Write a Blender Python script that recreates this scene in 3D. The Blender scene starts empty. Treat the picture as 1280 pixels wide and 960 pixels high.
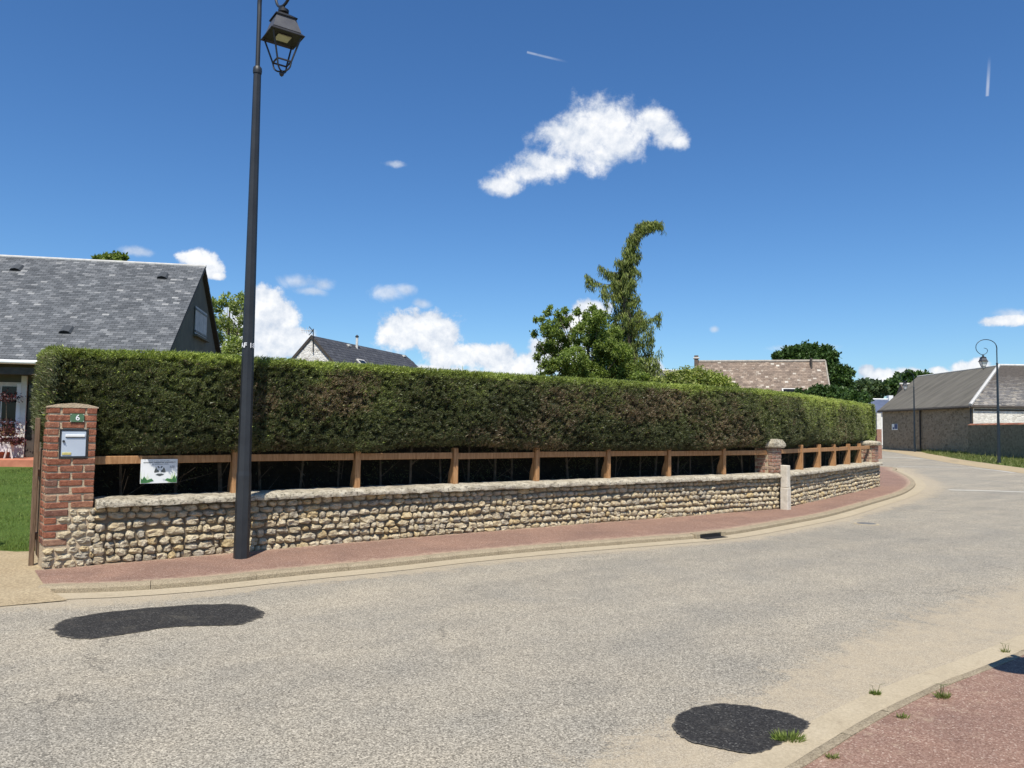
import bpy, math, random
import numpy as np
from mathutils import Matrix, Vector, noise as mnoise
random.seed(7); RNG = np.random.default_rng(11)
sc = bpy.context.scene
COL = sc.collection
PI = math.pi
V = Vector

# ------------------------------------------------------------------ camera
F, EYE, H0, ROLL = 961.0, 1.55, 534.0, 0.014
PITCH = math.atan((H0 - 480) / F)
cp, sp = math.cos(PITCH), math.sin(PITCH)
cr, sr = math.cos(ROLL), math.sin(ROLL)
ex, upv, fwd = V((1, 0, 0)), V((0, -sp, cp)), V((0, cp, sp))
right, up = ex * cr + upv * sr, ex * -sr + upv * cr
cam_d = bpy.data.cameras.new('camera'); cam = bpy.data.objects.new('camera', cam_d); COL.objects.link(cam)
cam_d.sensor_width = 36; cam_d.lens = F / 1280 * 36; cam_d.clip_end = 3000; cam_d.clip_start = 0.05
m = Matrix((right, up, -fwd)).transposed().to_4x4(); m.translation = V((0, 0, EYE))
cam.matrix_world = m
sc.camera = cam

def ray(px, py):
    d = right * ((px - 640) / F) + up * (-(py - 480) / F) + fwd
    return d
def G(px, py, z=0.0):                 # the point of height z seen at a pixel of the photograph
    d = ray(px, py); t = (z - EYE) / d.z
    return V((d.x * t, d.y * t, z))
def at(px, py, Y):                    # the point at depth Y seen at a pixel
    d = ray(px, py); t = Y / d.y
    return V((d.x * t, Y, EYE + d.z * t))

# ------------------------------------------------------------------ view, sun, sky
vs = sc.view_settings; vs.view_transform = 'Standard'; vs.look = 'None'; vs.exposure = 0.38; vs.gamma = 1; vs.use_curve_mapping = False
SUN_EL = math.radians(60)
SX, SY = -0.05, -1.0                  # horizontal direction towards the sun
n_ = math.hypot(SX, SY); SX /= n_; SY /= n_
to_sun = V((SX * math.cos(SUN_EL), SY * math.cos(SUN_EL), math.sin(SUN_EL)))
sl = bpy.data.lights.new('sun', 'SUN'); so = bpy.data.objects.new('sun', sl); COL.objects.link(so)
sl.energy = 4.7; sl.angle = math.radians(0.53); sl.color = (1.0, 0.945, 0.85)
so.rotation_euler = to_sun.to_track_quat('Z', 'Y').to_euler(); so.location = (0, 0, 30)

world = bpy.data.worlds.new('World'); sc.world = world; world.use_nodes = True
try: world.cycles.sampling_method = 'MANUAL'; world.cycles.sample_map_resolution = 512
except Exception: pass
nt = world.node_tree; nt.nodes.clear()

class NB:                             # short-hand for node graphs
    def __init__(s, tree): s.t = tree; s.n = tree.nodes; s.l = tree.links
    def put(s, sock, v):
        if v is None: return
        if isinstance(v, bpy.types.NodeSocket): s.l.new(v, sock)
        elif isinstance(v, (tuple, list, Vector)):
            v = tuple(v)
            sock.default_value = v if len(sock.default_value) == len(v) else (v + (1,))
        else: sock.default_value = v
    def math(s, op, a, b=None, c=None, clamp=False):
        n = s.n.new('ShaderNodeMath'); n.operation = op; n.use_clamp = clamp
        for i, v in enumerate((a, b, c)): s.put(n.inputs[i], v)
        return n.outputs[0]
    def vec(s, op, a, b=None, sc_=None):
        n = s.n.new('ShaderNodeVectorMath'); n.operation = op
        s.put(n.inputs[0], a); s.put(n.inputs[1], b)
        if sc_ is not None: s.put(n.inputs['Scale'], sc_)
        return n.outputs['Value'] if op in ('LENGTH', 'DOT_PRODUCT', 'DISTANCE') else n.outputs[0]
    def noise(s, vec, scale, detail=4, rough=0.55, dist=0.0, color=False):
        n = s.n.new('ShaderNodeTexNoise'); s.put(n.inputs['Vector'], vec)
        n.inputs['Scale'].default_value = scale; n.inputs['Detail'].default_value = detail
        n.inputs['Roughness'].default_value = rough; n.inputs['Distortion'].default_value = dist
        return n.outputs[1 if color else 0]
    def voro(s, vec, scale, feat='F1', rand=1.0, out=0):
        n = s.n.new('ShaderNodeTexVoronoi'); n.feature = feat; s.put(n.inputs['Vector'], vec)
        n.inputs['Scale'].default_value = scale; n.inputs['Randomness'].default_value = rand
        return n.outputs[out]
    def ramp(s, f, stops):
        n = s.n.new('ShaderNodeValToRGB'); s.put(n.inputs[0], f); e = n.color_ramp.elements
        while len(e) > 1: e.remove(e[-1])
        e[0].position = stops[0][0]; e[0].color = tuple(stops[0][1]) + (1,)
        for p, c in stops[1:]:
            k = e.new(p); k.color = tuple(c) + (1,)
        return n.outputs[0]
    def mix(s, f, a, b, mode='MIX'):
        n = s.n.new('ShaderNodeMix'); n.data_type = 'RGBA'; n.blend_type = mode
        s.put(n.inputs[0], f); s.put(n.inputs[6], a); s.put(n.inputs[7], b)
        return n.outputs[2]
    def sstep(s, x, lo, hi):
        n = s.n.new('ShaderNodeMapRange'); n.interpolation_type = 'SMOOTHSTEP'
        s.put(n.inputs[0], x); n.inputs[1].default_value = lo; n.inputs[2].default_value = hi
        return n.outputs[0]
    def attr(s, name, fac=True):
        n = s.n.new('ShaderNodeAttribute'); n.attribute_name = name
        return n.outputs['Fac' if fac else 'Color']

w = NB(nt)
sky = w.n.new('ShaderNodeTexSky'); sky.sky_type = 'NISHITA'; sky.sun_disc = False
sky.sun_elevation = SUN_EL; sky.sun_rotation = math.atan2(SX, SY); sky.air_density = 1.0; sky.dust_density = 0.35; sky.ozone_density = 1.6; sky.altitude = 150
tc = w.n.new('ShaderNodeTexCoord').outputs['Generated']
sep = w.n.new('ShaderNodeSeparateXYZ'); w.l.new(tc, sep.inputs[0])
az = w.math('ARCTAN2', sep.outputs[0], sep.outputs[1]); el = w.math('ARCSINE', sep.outputs[2])
cmb = w.n.new('ShaderNodeCombineXYZ'); w.l.new(az, cmb.inputs[0]); w.l.new(el, cmb.inputs[1])
P2 = cmb.outputs[0]
# cumulus puffs (azimuth, elevation, half-width, half-height): where each cloud stands in the sky
def sky_at(x, y):
    d = ray(x, y).normalized(); return math.atan2(d.x, d.y), math.asin(d.z)
def blob_field(blobs):
    acc = None
    for (x, y, rx, ry) in blobs:
        a, e = sky_at(x, y); a2, _ = sky_at(x + rx, y); _, e2 = sky_at(x, y - ry)
        v = w.vec('SUBTRACT', P2, (a, e, 0)); v = w.vec('MULTIPLY', v, (1 / abs(a2 - a), 1 / abs(e2 - e), 0))
        L = w.vec('LENGTH', v)
        acc = L if acc is None else w.math('SMOOTH_MIN', acc, L, 0.25)
    return w.math('SUBTRACT', 1.0, acc)
main = [(745, 158, 42, 40), (770, 150, 34, 30), (725, 178, 48, 30), (775, 178, 36, 26), (700, 170, 36, 18), (690, 205, 48, 18), (660, 216, 40, 16), (628, 232, 26, 12), (748, 198, 34, 22),
        (800, 165, 24, 22), (815, 152, 26, 22), (832, 170, 24, 20), (848, 178, 14, 10)]
low = [(250, 322, 26, 16), (262, 334, 18, 14), (236, 322, 20, 9), (272, 345, 10, 6),
       (330, 385, 34, 32), (355, 395, 28, 22), (345, 430, 50, 24), (300, 420, 30, 46), (372, 420, 26, 14),
       (525, 412, 56, 26), (500, 418, 42, 24), (548, 425, 38, 26), (575, 445, 50, 20), (615, 447, 42, 20), (640, 462, 44, 20), (670, 456, 30, 16), (560, 470, 80, 16), (470, 470, 60, 10),
       (735, 388, 26, 16), (720, 402, 28, 18), (815, 460, 14, 12), (700, 440, 40, 30),
       (1100, 470, 26, 12), (1085, 464, 12, 8), (1140, 470, 34, 12), (1205, 462, 26, 14), (1222, 455, 18, 12), (1175, 466, 20, 10), (1262, 400, 40, 10)]
wisp = [(372, 352, 26, 12), (405, 357, 18, 12), (390, 364, 30, 8), (482, 366, 28, 12), (506, 362, 16, 9), (528, 380, 14, 8), (893, 412, 9, 6), (170, 314, 26, 8), (492, 205, 18, 6), (1272, 392, 40, 10),
        (170, 360, 30, 8), (1000, 435, 50, 6)]
nA = w.noise(tc, 26, 8, 0.66, 0.12); nB = w.noise(w.vec('ADD', tc, (-0.003, -0.004, 0.009)), 26, 8, 0.58, 0.12)
nW = w.noise(tc, 30, 5, 0.65, 0.6)
def dens(field, amp, lo, hi, nz): return w.sstep(w.math('MULTIPLY_ADD', w.math('SUBTRACT', nz, 0.5), amp, field), lo, hi)
fm = blob_field(main); fl = blob_field(low); fw = blob_field(wisp)
am = dens(fm, 2.3, -0.22, 0.62, nA); al = dens(fl, 1.9, -0.05, 0.36, nA)
aw = w.math('MULTIPLY', dens(fw, 1.6, 0.0, 0.9, nW), 0.62)
# contrails
def contrail(x0, y0, x1, y1, wd):
    a0, e0 = sky_at(x0, y0); a1, e1 = sky_at(x1, y1); L = math.hypot(a1 - a0, e1 - e0); t = ((a1 - a0) / L, (e1 - e0) / L)
    v = w.vec('SUBTRACT', P2, (a0, e0, 0))
    al_ = w.vec('DOT_PRODUCT', v, (t[0] / L, t[1] / L, 0)); pe = w.math('ABSOLUTE', w.vec('DOT_PRODUCT', v, (-t[1], t[0], 0)))
    m1 = w.math('SUBTRACT', 1.0, w.sstep(pe, wd / F * 0.2, wd / F)); m2 = w.math('MULTIPLY', w.sstep(al_, 0.0, 0.03), w.math('SUBTRACT', 1.0, w.sstep(al_, 0.3, 1.0)))
    return w.math('MULTIPLY', w.math('MULTIPLY', m1, m2), 0.42)
ct = w.math('MAXIMUM', contrail(658, 65, 712, 78, 1.8), contrail(1234, 121, 1237, 68, 2.2))
relief = w.math('SUBTRACT', nB, nA)
thick = w.sstep(w.math('MAXIMUM', fm, fl), 0.0, 0.7)
shade = w.math('ADD', w.math('MULTIPLY', relief, 3.0), 0.50, clamp=True)
shade = w.math('SUBTRACT', 1.0, shade)
shade = w.math('ADD', w.math('MULTIPLY', shade, 0.75), w.math('MULTIPLY', thick, 0.38), clamp=True)
ccol = w.mix(shade, (4.9, 5.9, 7.5), (10.9, 10.9, 10.9))
alpha = w.math('MAXIMUM', w.math('MULTIPLY', am, 0.93), w.math('MAXIMUM', w.math('MULTIPLY', al, 0.97), w.math('MAXIMUM', aw, ct)))
hs_ = w.n.new('ShaderNodeHueSaturation'); hs_.inputs['Saturation'].default_value = 1.17; hs_.inputs['Value'].default_value = 1.12; w.l.new(sky.outputs[0], hs_.inputs['Color'])
skyc = w.mix(1.0, hs_.outputs[0], (0.72, 0.96, 1.20), 'MULTIPLY')
colr = w.mix(alpha, skyc, ccol)
bg = w.n.new('ShaderNodeBackground'); w.l.new(colr, bg.inputs[0]); bg.inputs[1].default_value = 0.076
wo = w.n.new('ShaderNodeOutputWorld'); w.l.new(bg.outputs[0], wo.inputs[0])

# ------------------------------------------------------------------ object helpers
def tag(o, label=None, cat=None, group=None, kind=None):
    if label: o['label'] = label
    if cat: o['category'] = cat
    if group: o['group'] = group
    if kind: o['kind'] = kind
    return o
def thing(name, label, cat, loc=(0, 0, 0), rotz=0.0, group=None):
    o = bpy.data.objects.new(name, None); COL.objects.link(o); o.empty_display_size = 0.2
    o.location = loc; o.rotation_euler = (0, 0, rotz)
    return tag(o, label, cat, group)
def link(name, me, mat, parent=None, loc=None, rot=None, scale=None):
    o = bpy.data.objects.new(name, me); COL.objects.link(o)
    if mat is not None and not me.materials:
        for mm in (mat if isinstance(mat, (list, tuple)) else (mat,)): me.materials.append(mm)
    if parent: o.parent = parent
    if loc is not None: o.location = loc
    if rot is not None: o.rotation_euler = rot
    if scale is not None: o.scale = scale
    return o
def np_mesh(name, verts, faces, attrs=None, smooth=False):
    """verts (n,3) array, faces (m,k) array with k 3 or 4"""
    verts = np.asarray(verts, dtype=np.float32); faces = np.asarray(faces, dtype=np.int32)
    me = bpy.data.meshes.new(name); me.vertices.add(len(verts)); me.vertices.foreach_set('co', verts.ravel())
    k = faces.shape[1]
    me.loops.add(faces.size); me.loops.foreach_set('vertex_index', faces.ravel())
    me.polygons.add(len(faces)); me.polygons.foreach_set('loop_start', np.arange(0, faces.size, k, dtype=np.int32))
    me.polygons.foreach_set('use_smooth', np.full(len(faces), smooth))
    for an, av in (attrs or {}).items():
        a = me.attributes.new(an, 'FLOAT', 'POINT'); a.data.foreach_set('value', np.asarray(av, dtype=np.float32))
    me.update(calc_edges=True)
    return me
class MB:
    """collects shapes, links them as one mesh object"""
    def __init__(s): s.v = []; s.f = []
    def add(s, vs, fs):
        k = len(s.v); s.v += [tuple(p) for p in vs]; s.f += [tuple(i + k for i in f) for f in fs]; return s
    def box(s, c, d, M=None, jit=0.0, taper=1.0):
        hx, hy, hz = d[0] / 2, d[1] / 2, d[2] / 2; vs = []
        for z in (-hz, hz):
            t = taper if z > 0 else 1.0
            for x, y in ((-hx, -hy), (hx, -hy), (hx, hy), (-hx, hy)):
                p = V((x * t, y * t, z))
                if jit: p += V((random.uniform(-jit, jit), random.uniform(-jit, jit), random.uniform(-jit, jit)))
                if M is not None: p = M @ p
                vs.append(p + V(c))
        return s.add(vs, [(0, 3, 2, 1), (4, 5, 6, 7), (0, 1, 5, 4), (1, 2, 6, 5), (2, 3, 7, 6), (3, 0, 4, 7)])
    def cbox(s, c, d, b=0.01, M=None, jit=0.0):
        """box with chamfered edges"""
        hx, hy, hz = d[0] / 2, d[1] / 2, d[2] / 2; vs = []; idx = {}
        for sx in (-1, 1):
            for sy in (-1, 1):
                for sz in (-1, 1):
                    j = V([random.uniform(-jit, jit) for _ in range(3)])
                    for ax in range(3):
                        p = [sx * (hx - b), sy * (hy - b), sz * (hz - b)]
                        p[ax] = (sx * hx, sy * hy, sz * hz)[ax]
                        p = V(p) + j
                        if M is not None: p = M @ p
                        idx[(sx, sy, sz, ax)] = len(vs); vs.append(p + V(c))
        fs = []
        q = [(-1, -1), (1, -1), (1, 1), (-1, 1)]
        for sg in (-1, 1):
            for ax in range(3):
                o = [a for a in range(3) if a != ax]; f = []
                for a, b_ in q:
                    t = [0, 0, 0]; t[ax] = sg; t[o[0]] = a; t[o[1]] = b_; f.append(idx[tuple(t) + (ax,)])
                fs.append(tuple(f))
        for ax in range(3):                       # edges running along ax
            o = [a for a in range(3) if a != ax]
            for a, b_ in q:
                def k(sg, which):
                    t = [0, 0, 0]; t[ax] = sg; t[o[0]] = a; t[o[1]] = b_; return idx[tuple(t) + (o[which],)]
                fs.append((k(-1, 0), k(1, 0), k(1, 1), k(-1, 1)))
        for sx in (-1, 1):
            for sy in (-1, 1):
                for sz in (-1, 1): fs.append(tuple(idx[(sx, sy, sz, a)] for a in range(3)))
        return s.add(vs, fs)
    def tube(s, path, radii, seg=8, caps=True, flat=None, phase=0.0):
        path = [V(p) for p in path]
        if not hasattr(radii, '__len__'): radii = [radii] * len(path)
        k0 = len(s.v); ref = None
        for i, p in enumerate(path):
            t = (path[min(i + 1, len(path) - 1)] - path[max(i - 1, 0)]).normalized()
            if ref is None: ref = t.orthogonal().normalized() if abs(t.z) < 0.95 else V((1, 0, 0))
            a = (ref - t * ref.dot(t)).normalized(); b = t.cross(a); ref = a
            for j in range(seg):
                an = 2 * PI * j / seg + phase; s.v.append(tuple(p + (a * math.cos(an) + b * math.sin(an)) * radii[i]))
        for i in range(len(path) - 1):
            for j in range(seg):
                a = k0 + i * seg + j; b = k0 + i * seg + (j + 1) % seg
                s.f.append((a, b, b + seg, a + seg))
        if caps:
            s.f.append(tuple(k0 + j for j in reversed(range(seg)))); s.f.append(tuple(k0 + (len(path) - 1) * seg + j for j in range(seg)))
        return s
    def lathe(s, prof, c=(0, 0, 0), seg=12, phase=0.0):
        return s.tube([V(c) + V((0, 0, z)) for z, r in prof], [max(r, 1e-4) for z, r in prof], seg, phase=phase)
    def prism(s, poly, a, b):
        """extrude the polygon (list of 3D points) from offset a to offset b"""
        n = len(poly); A = [V(p) + V(a) for p in poly]; B = [V(p) + V(b) for p in poly]
        return s.add(A + B, [tuple(reversed(range(n))), tuple(range(n, 2 * n))] + [(i, (i + 1) % n, (i + 1) % n + n, i + n) for i in range(n)])
    def quad(s, *p): return s.add(p, [tuple(range(len(p)))])
    def mesh(s, name, smooth=False, fix=True):
        me = bpy.data.meshes.new(name); me.from_pydata(s.v, [], s.f)
        if fix:
            import bmesh
            bm = bmesh.new(); bm.from_mesh(me); bmesh.ops.recalc_face_normals(bm, faces=bm.faces); bm.to_mesh(me); bm.free()
        me.polygons.foreach_set('use_smooth', [smooth] * len(me.polygons)); me.update()
        return me
    def build(s, name, mat, parent=None, smooth=False, origin=None, fix=True):
        if origin is not None: s.v = [(x - origin[0], y - origin[1], z - origin[2]) for x, y, z in s.v]
        return link(name, s.mesh(name, smooth, fix), mat, parent, loc=origin if (origin is not None and parent is None) else None)
def auto_smooth(o, ang=40):
    me = o.data; me.polygons.foreach_set('use_smooth', [True] * len(me.polygons))
    try: me.set_sharp_from_angle(angle=math.radians(ang))
    except Exception: pass
    return o

# ------------------------------------------------------------------ materials
def new_mat(name):
    mt = bpy.data.materials.new(name); mt.use_nodes = True; t = mt.node_tree; t.nodes.clear(); b = NB(t)
    out = t.nodes.new('ShaderNodeOutputMaterial'); p = t.nodes.new('ShaderNodeBsdfPrincipled'); t.links.new(p.outputs[0], out.inputs[0])
    b.p = p; b.out = out
    return mt, b
def finish(b, col, rough=0.8, bump=None, dist=0.01, strength=1.0, metal=0.0, spec=None):
    b.put(b.p.inputs['Base Color'], col); b.put(b.p.inputs['Roughness'], rough); b.put(b.p.inputs['Metallic'], metal)
    if spec is not None: b.put(b.p.inputs['Specular IOR Level'], spec)
    if bump is not None:
        n = b.n.new('ShaderNodeBump'); b.put(n.inputs['Height'], bump); n.inputs['Distance'].default_value = dist; n.inputs['Strength'].default_value = strength
        b.l.new(n.outputs[0], b.p.inputs['Normal'])
def objc(b): return b.n.new('ShaderNodeTexCoord').outputs['Object']
def posc(b): return b.n.new('ShaderNodeNewGeometry').outputs['Position']
def rnd(b):
    o = b.n.new('ShaderNodeObjectInfo').outputs['Random']
    return b.math('FRACT', b.math('ADD', o, b.attr('rnd')))
def simple(name, c1, c2, scale=8, rough=0.7, bump=0.3, dist=0.004, metal=0.0, spec=None, detail=5):
    mt, b = new_mat(name); p = posc(b); n = b.noise(p, scale, detail, 0.6)
    finish(b, b.mix(b.sstep(n, 0.3, 0.7), c1, c2), rough, b.noise(p, scale * 6, 3), dist, bump, metal, spec)
    return mt
def leaf_mat(name, stops, trans=0.25, rough=0.55, brown=None, nscale=1.5):
    mt, b = new_mat(name); r = b.attr('rnd')
    c = b.ramp(r, stops)
    if brown:
        p = posc(b); n = b.noise(p, brown[0], 3, 0.6); k = b.sstep(n, brown[1], brown[2])
        c = b.mix(b.math('MULTIPLY', k, brown[4] if len(brown) > 4 else 0.8), c, brown[3])
    c = b.mix(1.0, c, b.ramp(b.noise(posc(b), nscale, 2), [(0.3, (0.75, 0.75, 0.75)), (0.7, (1.2, 1.2, 1.15))]), 'MULTIPLY')
    finish(b, c, rough, spec=0.3)
    tr = b.n.new('ShaderNodeBsdfTranslucent'); b.put(tr.inputs[0], b.mix(1.0, c, (1.3, 1.4, 0.6), 'MULTIPLY'))
    mx = b.n.new('ShaderNodeMixShader'); mx.inputs[0].default_value = trans
    b.l.new(b.p.outputs[0], mx.inputs[1]); b.l.new(tr.outputs[0], mx.inputs[2]); b.l.new(mx.outputs[0], b.out.inputs[0])
    return mt

def mat_stone():
    mt, b = new_mat('fieldstone'); r = rnd(b); p = posc(b)
    base = b.ramp(r, [(0.0, (0.56, 0.47, 0.31)), (0.15, (0.70, 0.61, 0.43)), (0.35, (0.58, 0.51, 0.38)), (0.5, (0.74, 0.64, 0.45)), (0.60, (0.66, 0.52, 0.29)), (0.68, (0.72, 0.63, 0.46)), (0.82, (0.46, 0.42, 0.34)), (0.9, (0.66, 0.58, 0.43)), (1.0, (0.60, 0.49, 0.32))])
    n = b.noise(p, 14, 5, 0.65); c = b.mix(b.sstep(n, 0.35, 0.68), b.mix(1.0, base, (0.72, 0.68, 0.62), 'MULTIPLY'), base)
    pit = b.sstep(b.noise(p, 75, 3, 0.7), 0.60, 0.72); c = b.mix(b.math('MULTIPLY', pit, 0.7), c, (0.16, 0.13, 0.09))
    h = b.math('ADD', b.noise(p, 22, 5, 0.7), b.math('MULTIPLY', pit, -0.35))
    finish(b, c, 0.9, h, 0.045, 1.0, spec=0.15); return mt
def mat_mortar(name, a=(0.30, 0.25, 0.19), c2=(0.42, 0.36, 0.28)):
    mt, b = new_mat(name); p = posc(b); n = b.noise(p, 18, 5, 0.7)
    finish(b, b.mix(n, a, c2), 0.95, b.noise(p, 60, 4, 0.7), 0.02, 0.8, spec=0.1); return mt
def mat_coping():
    mt, b = new_mat('lichen_coping'); p = posc(b)
    n = b.noise(p, 6, 6, 0.7); c = b.mix(b.sstep(n, 0.35, 0.65), (0.40, 0.35, 0.26), (0.62, 0.56, 0.44))
    sp_ = b.sstep(b.noise(p, 30, 5, 0.75), 0.54, 0.66); c = b.mix(b.math('MULTIPLY', sp_, 0.8), c, (0.15, 0.13, 0.10))
    li = b.sstep(b.noise(b.vec('ADD', p, (4, 2, 1)), 9, 4, 0.7), 0.62, 0.7); c = b.mix(b.math('MULTIPLY', li, 0.7), c, (0.55, 0.54, 0.46))
    h = b.math('SUBTRACT', b.noise(p, 35, 6, 0.75), b.math('MULTIPLY', sp_, 0.4))
    finish(b, c, 0.95, h, 0.03, 1.0, spec=0.1); return mt
def mat_brick(name='old_red_brick', lt=(0.60, 0.70), lk=0.45, lc=(0.46, 0.36, 0.27)):
    mt, b = new_mat(name); r = rnd(b); p = posc(b)
    base = b.ramp(r, [(0.0, (0.26, 0.10, 0.06)), (0.25, (0.36, 0.145, 0.085)), (0.5, (0.30, 0.12, 0.075)), (0.72, (0.42, 0.21, 0.13)), (0.86, (0.20, 0.10, 0.075)), (1.0, (0.42, 0.26, 0.17))])
    n = b.noise(p, 20, 5, 0.7); c = b.mix(b.sstep(n, 0.3, 0.75), b.mix(1.0, base, (0.6, 0.55, 0.55), 'MULTIPLY'), b.mix(1.0, base, (1.15, 1.15, 1.1), 'MULTIPLY'))
    li = b.sstep(b.noise(b.vec('ADD', p, (3, 1, 7)), 26, 4, 0.7), *lt); c = b.mix(b.math('MULTIPLY', li, lk), c, lc)
    finish(b, c, 0.9, b.noise(p, 70, 5, 0.7), 0.012, 0.9, spec=0.2); return mt
def mat_wood(name, a, c2, rough=0.7):
    mt, b = new_mat(name); p = posc(b); st = b.vec('MULTIPLY', p, (14, 14, 1.5)); n = b.noise(st, 3, 5, 0.6, 0.6)
    c = b.mix(b.sstep(n, 0.3, 0.7), a, c2); k = b.sstep(b.noise(p, 7, 4, 0.6), 0.62, 0.75)
    finish(b, b.mix(b.math('MULTIPLY', k, 0.4), c, (0.10, 0.06, 0.035)), rough, n, 0.006, 0.5, spec=0.3); return mt
def mat_asphalt():
    mt, b = new_mat('worn_asphalt'); p = posc(b); dust = b.attr('dust')
    v = b.n.new('ShaderNodeTexVoronoi'); b.put(v.inputs['Vector'], p); v.inputs['Scale'].default_value = 140
    sepc = b.n.new('ShaderNodeSeparateColor'); b.l.new(v.outputs['Color'], sepc.inputs[0]); grain = sepc.outputs[0]
    base = b.ramp(grain, [(0.0, (0.125, 0.112, 0.09)), (0.25, (0.235, 0.215, 0.175)), (0.55, (0.325, 0.298, 0.242)), (0.8, (0.41, 0.377, 0.308)), (1.0, (0.56, 0.515, 0.42))])
    gr2 = b.noise(p, 80, 3, 0.8); base = b.mix(1.0, base, b.ramp(gr2, [(0.3, (0.70, 0.70, 0.70)), (0.7, (1.28, 1.28, 1.28))]), 'MULTIPLY')
    big = b.noise(p, 0.55, 5, 0.6, 0.5); base = b.mix(1.0, base, b.ramp(big, [(0.3, (0.86, 0.87, 0.89)), (0.7, (1.07, 1.04, 1.0))]), 'MULTIPLY')
    mid = b.noise(b.vec('MULTIPLY', p, (1, 1, 1)), 3.2, 5, 0.7); base = b.mix(1.0, base, b.ramp(mid, [(0.3, (0.90, 0.90, 0.90)), (0.7, (1.07, 1.06, 1.04))]), 'MULTIPLY')
    u_ = b.vec('DOT_PRODUCT', p, (.79, .61, 0)); v_ = b.vec('DOT_PRODUCT', p, (-.61, .79, 0)); cb_ = b.n.new('ShaderNodeCombineXYZ'); b.put(cb_.inputs[0], b.math('MULTIPLY', u_, .10)); b.put(cb_.inputs[1], b.math('MULTIPLY', v_, .85))
    base = b.mix(1.0, base, b.ramp(b.noise(cb_.outputs[0], 1.4, 5, 0.6, 0.4), [(0.35, (0.88, 0.885, 0.895)), (0.65, (1.08, 1.065, 1.04))]), 'MULTIPLY')
    stn = b.sstep(b.noise(b.vec('ADD', p, (31, 3, 0)), 1.1, 5, 0.65, 0.8), 0.64, 0.78); base = b.mix(b.math('MULTIPLY', stn, 0.35), base, (0.15, 0.14, 0.12))
    ck = b.n.new('ShaderNodeTexVoronoi'); ck.feature = 'DISTANCE_TO_EDGE'; b.put(ck.inputs['Vector'], b.vec('ADD', p, b.vec('SCALE', b.noise(p, 1.5, 6, 0.7, color=True), None, 1.0))); ck.inputs['Scale'].default_value = 0.33
    crk = b.math('MULTIPLY', b.math('SUBTRACT', 1.0, b.sstep(ck.outputs[0], 0.0, 0.006)), b.sstep(b.noise(p, 0.6, 3), 0.5, 0.6)); base = b.mix(b.math('MULTIPLY', crk, 0.6), base, (0.07, 0.065, 0.055))
    sand = b.mix(b.noise(p, 40, 4, 0.8), (0.37, 0.305, 0.215), (0.54, 0.460, 0.335))
    sand = b.mix(1.0, sand, b.ramp(b.noise(p, 130, 2, 0.8), [(0.35, (0.62, 0.6, 0.58)), (0.6, (1.08, 1.08, 1.06))]), 'MULTIPLY')
    dn = b.math('ADD', dust, b.math('MULTIPLY', b.math('SUBTRACT', b.noise(p, 3.5, 7, 0.8, 0.8), 0.5), 1.5))
    dn = b.math('ADD', dn, b.math('MULTIPLY', b.math('SUBTRACT', gr2, 0.5), 1.1))
    k = b.sstep(dn, 0.35, 0.75)
    mpos = b.math('SUBTRACT', b.noise(b.vec('ADD', p, (9, 4, 0)), 1.7, 6, 0.75, 1.0), 0.5)
    bits = b.math('MULTIPLY', b.sstep(b.noise(p, 170, 1), 0.70, 0.74), 0.5)
    lump = b.sstep(b.noise(b.vec('ADD', p, (2, 7, 0)), 5, 7, 0.8, 0.6), 0.35, 0.75)
    k = b.math('MULTIPLY', k, b.math('SUBTRACT', 1.0, b.math('MULTIPLY', lump, 0.55)))
    c = b.mix(b.math('MULTIPLY', k, 0.90), base, sand); c = b.mix(bits, c, (0.62, 0.56, 0.45))
    finish(b, c, 0.92, b.math('ADD', b.math('MULTIPLY', grain, 0.5), gr2), 0.008, 0.55, spec=0.25); return mt
def mat_patch():
    mt, b = new_mat('fresh_asphalt'); p = posc(b)
    v = b.n.new('ShaderNodeTexVoronoi'); b.put(v.inputs['Vector'], p); v.inputs['Scale'].default_value = 120
    sepc = b.n.new('ShaderNodeSeparateColor'); b.l.new(v.outputs['Color'], sepc.inputs[0])
    c = b.ramp(sepc.outputs[0], [(0, (0.016, 0.015, 0.014)), (0.7, (0.036, 0.034, 0.032)), (0.95, (0.065, 0.062, 0.056)), (1, (0.15, 0.145, 0.13))])
    d = b.attr('edge'); dd = b.math('ADD', d, b.math('MULTIPLY', b.math('SUBTRACT', b.noise(p, 28, 5, 0.8), 0.5), 1.1))
    c = b.mix(b.math('MULTIPLY', b.sstep(dd, 0.75, 1.25), 0.85), c, (0.30, 0.265, 0.21))
    du = b.sstep(b.noise(p, 3.5, 7, 0.75), 0.50, 0.80); c = b.mix(b.math('MULTIPLY', du, 0.45), c, (0.17, 0.15, 0.115))
    finish(b, c, 0.85, b.noise(p, 90, 3, 0.8), 0.012, 0.9, spec=0.25); return mt
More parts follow.
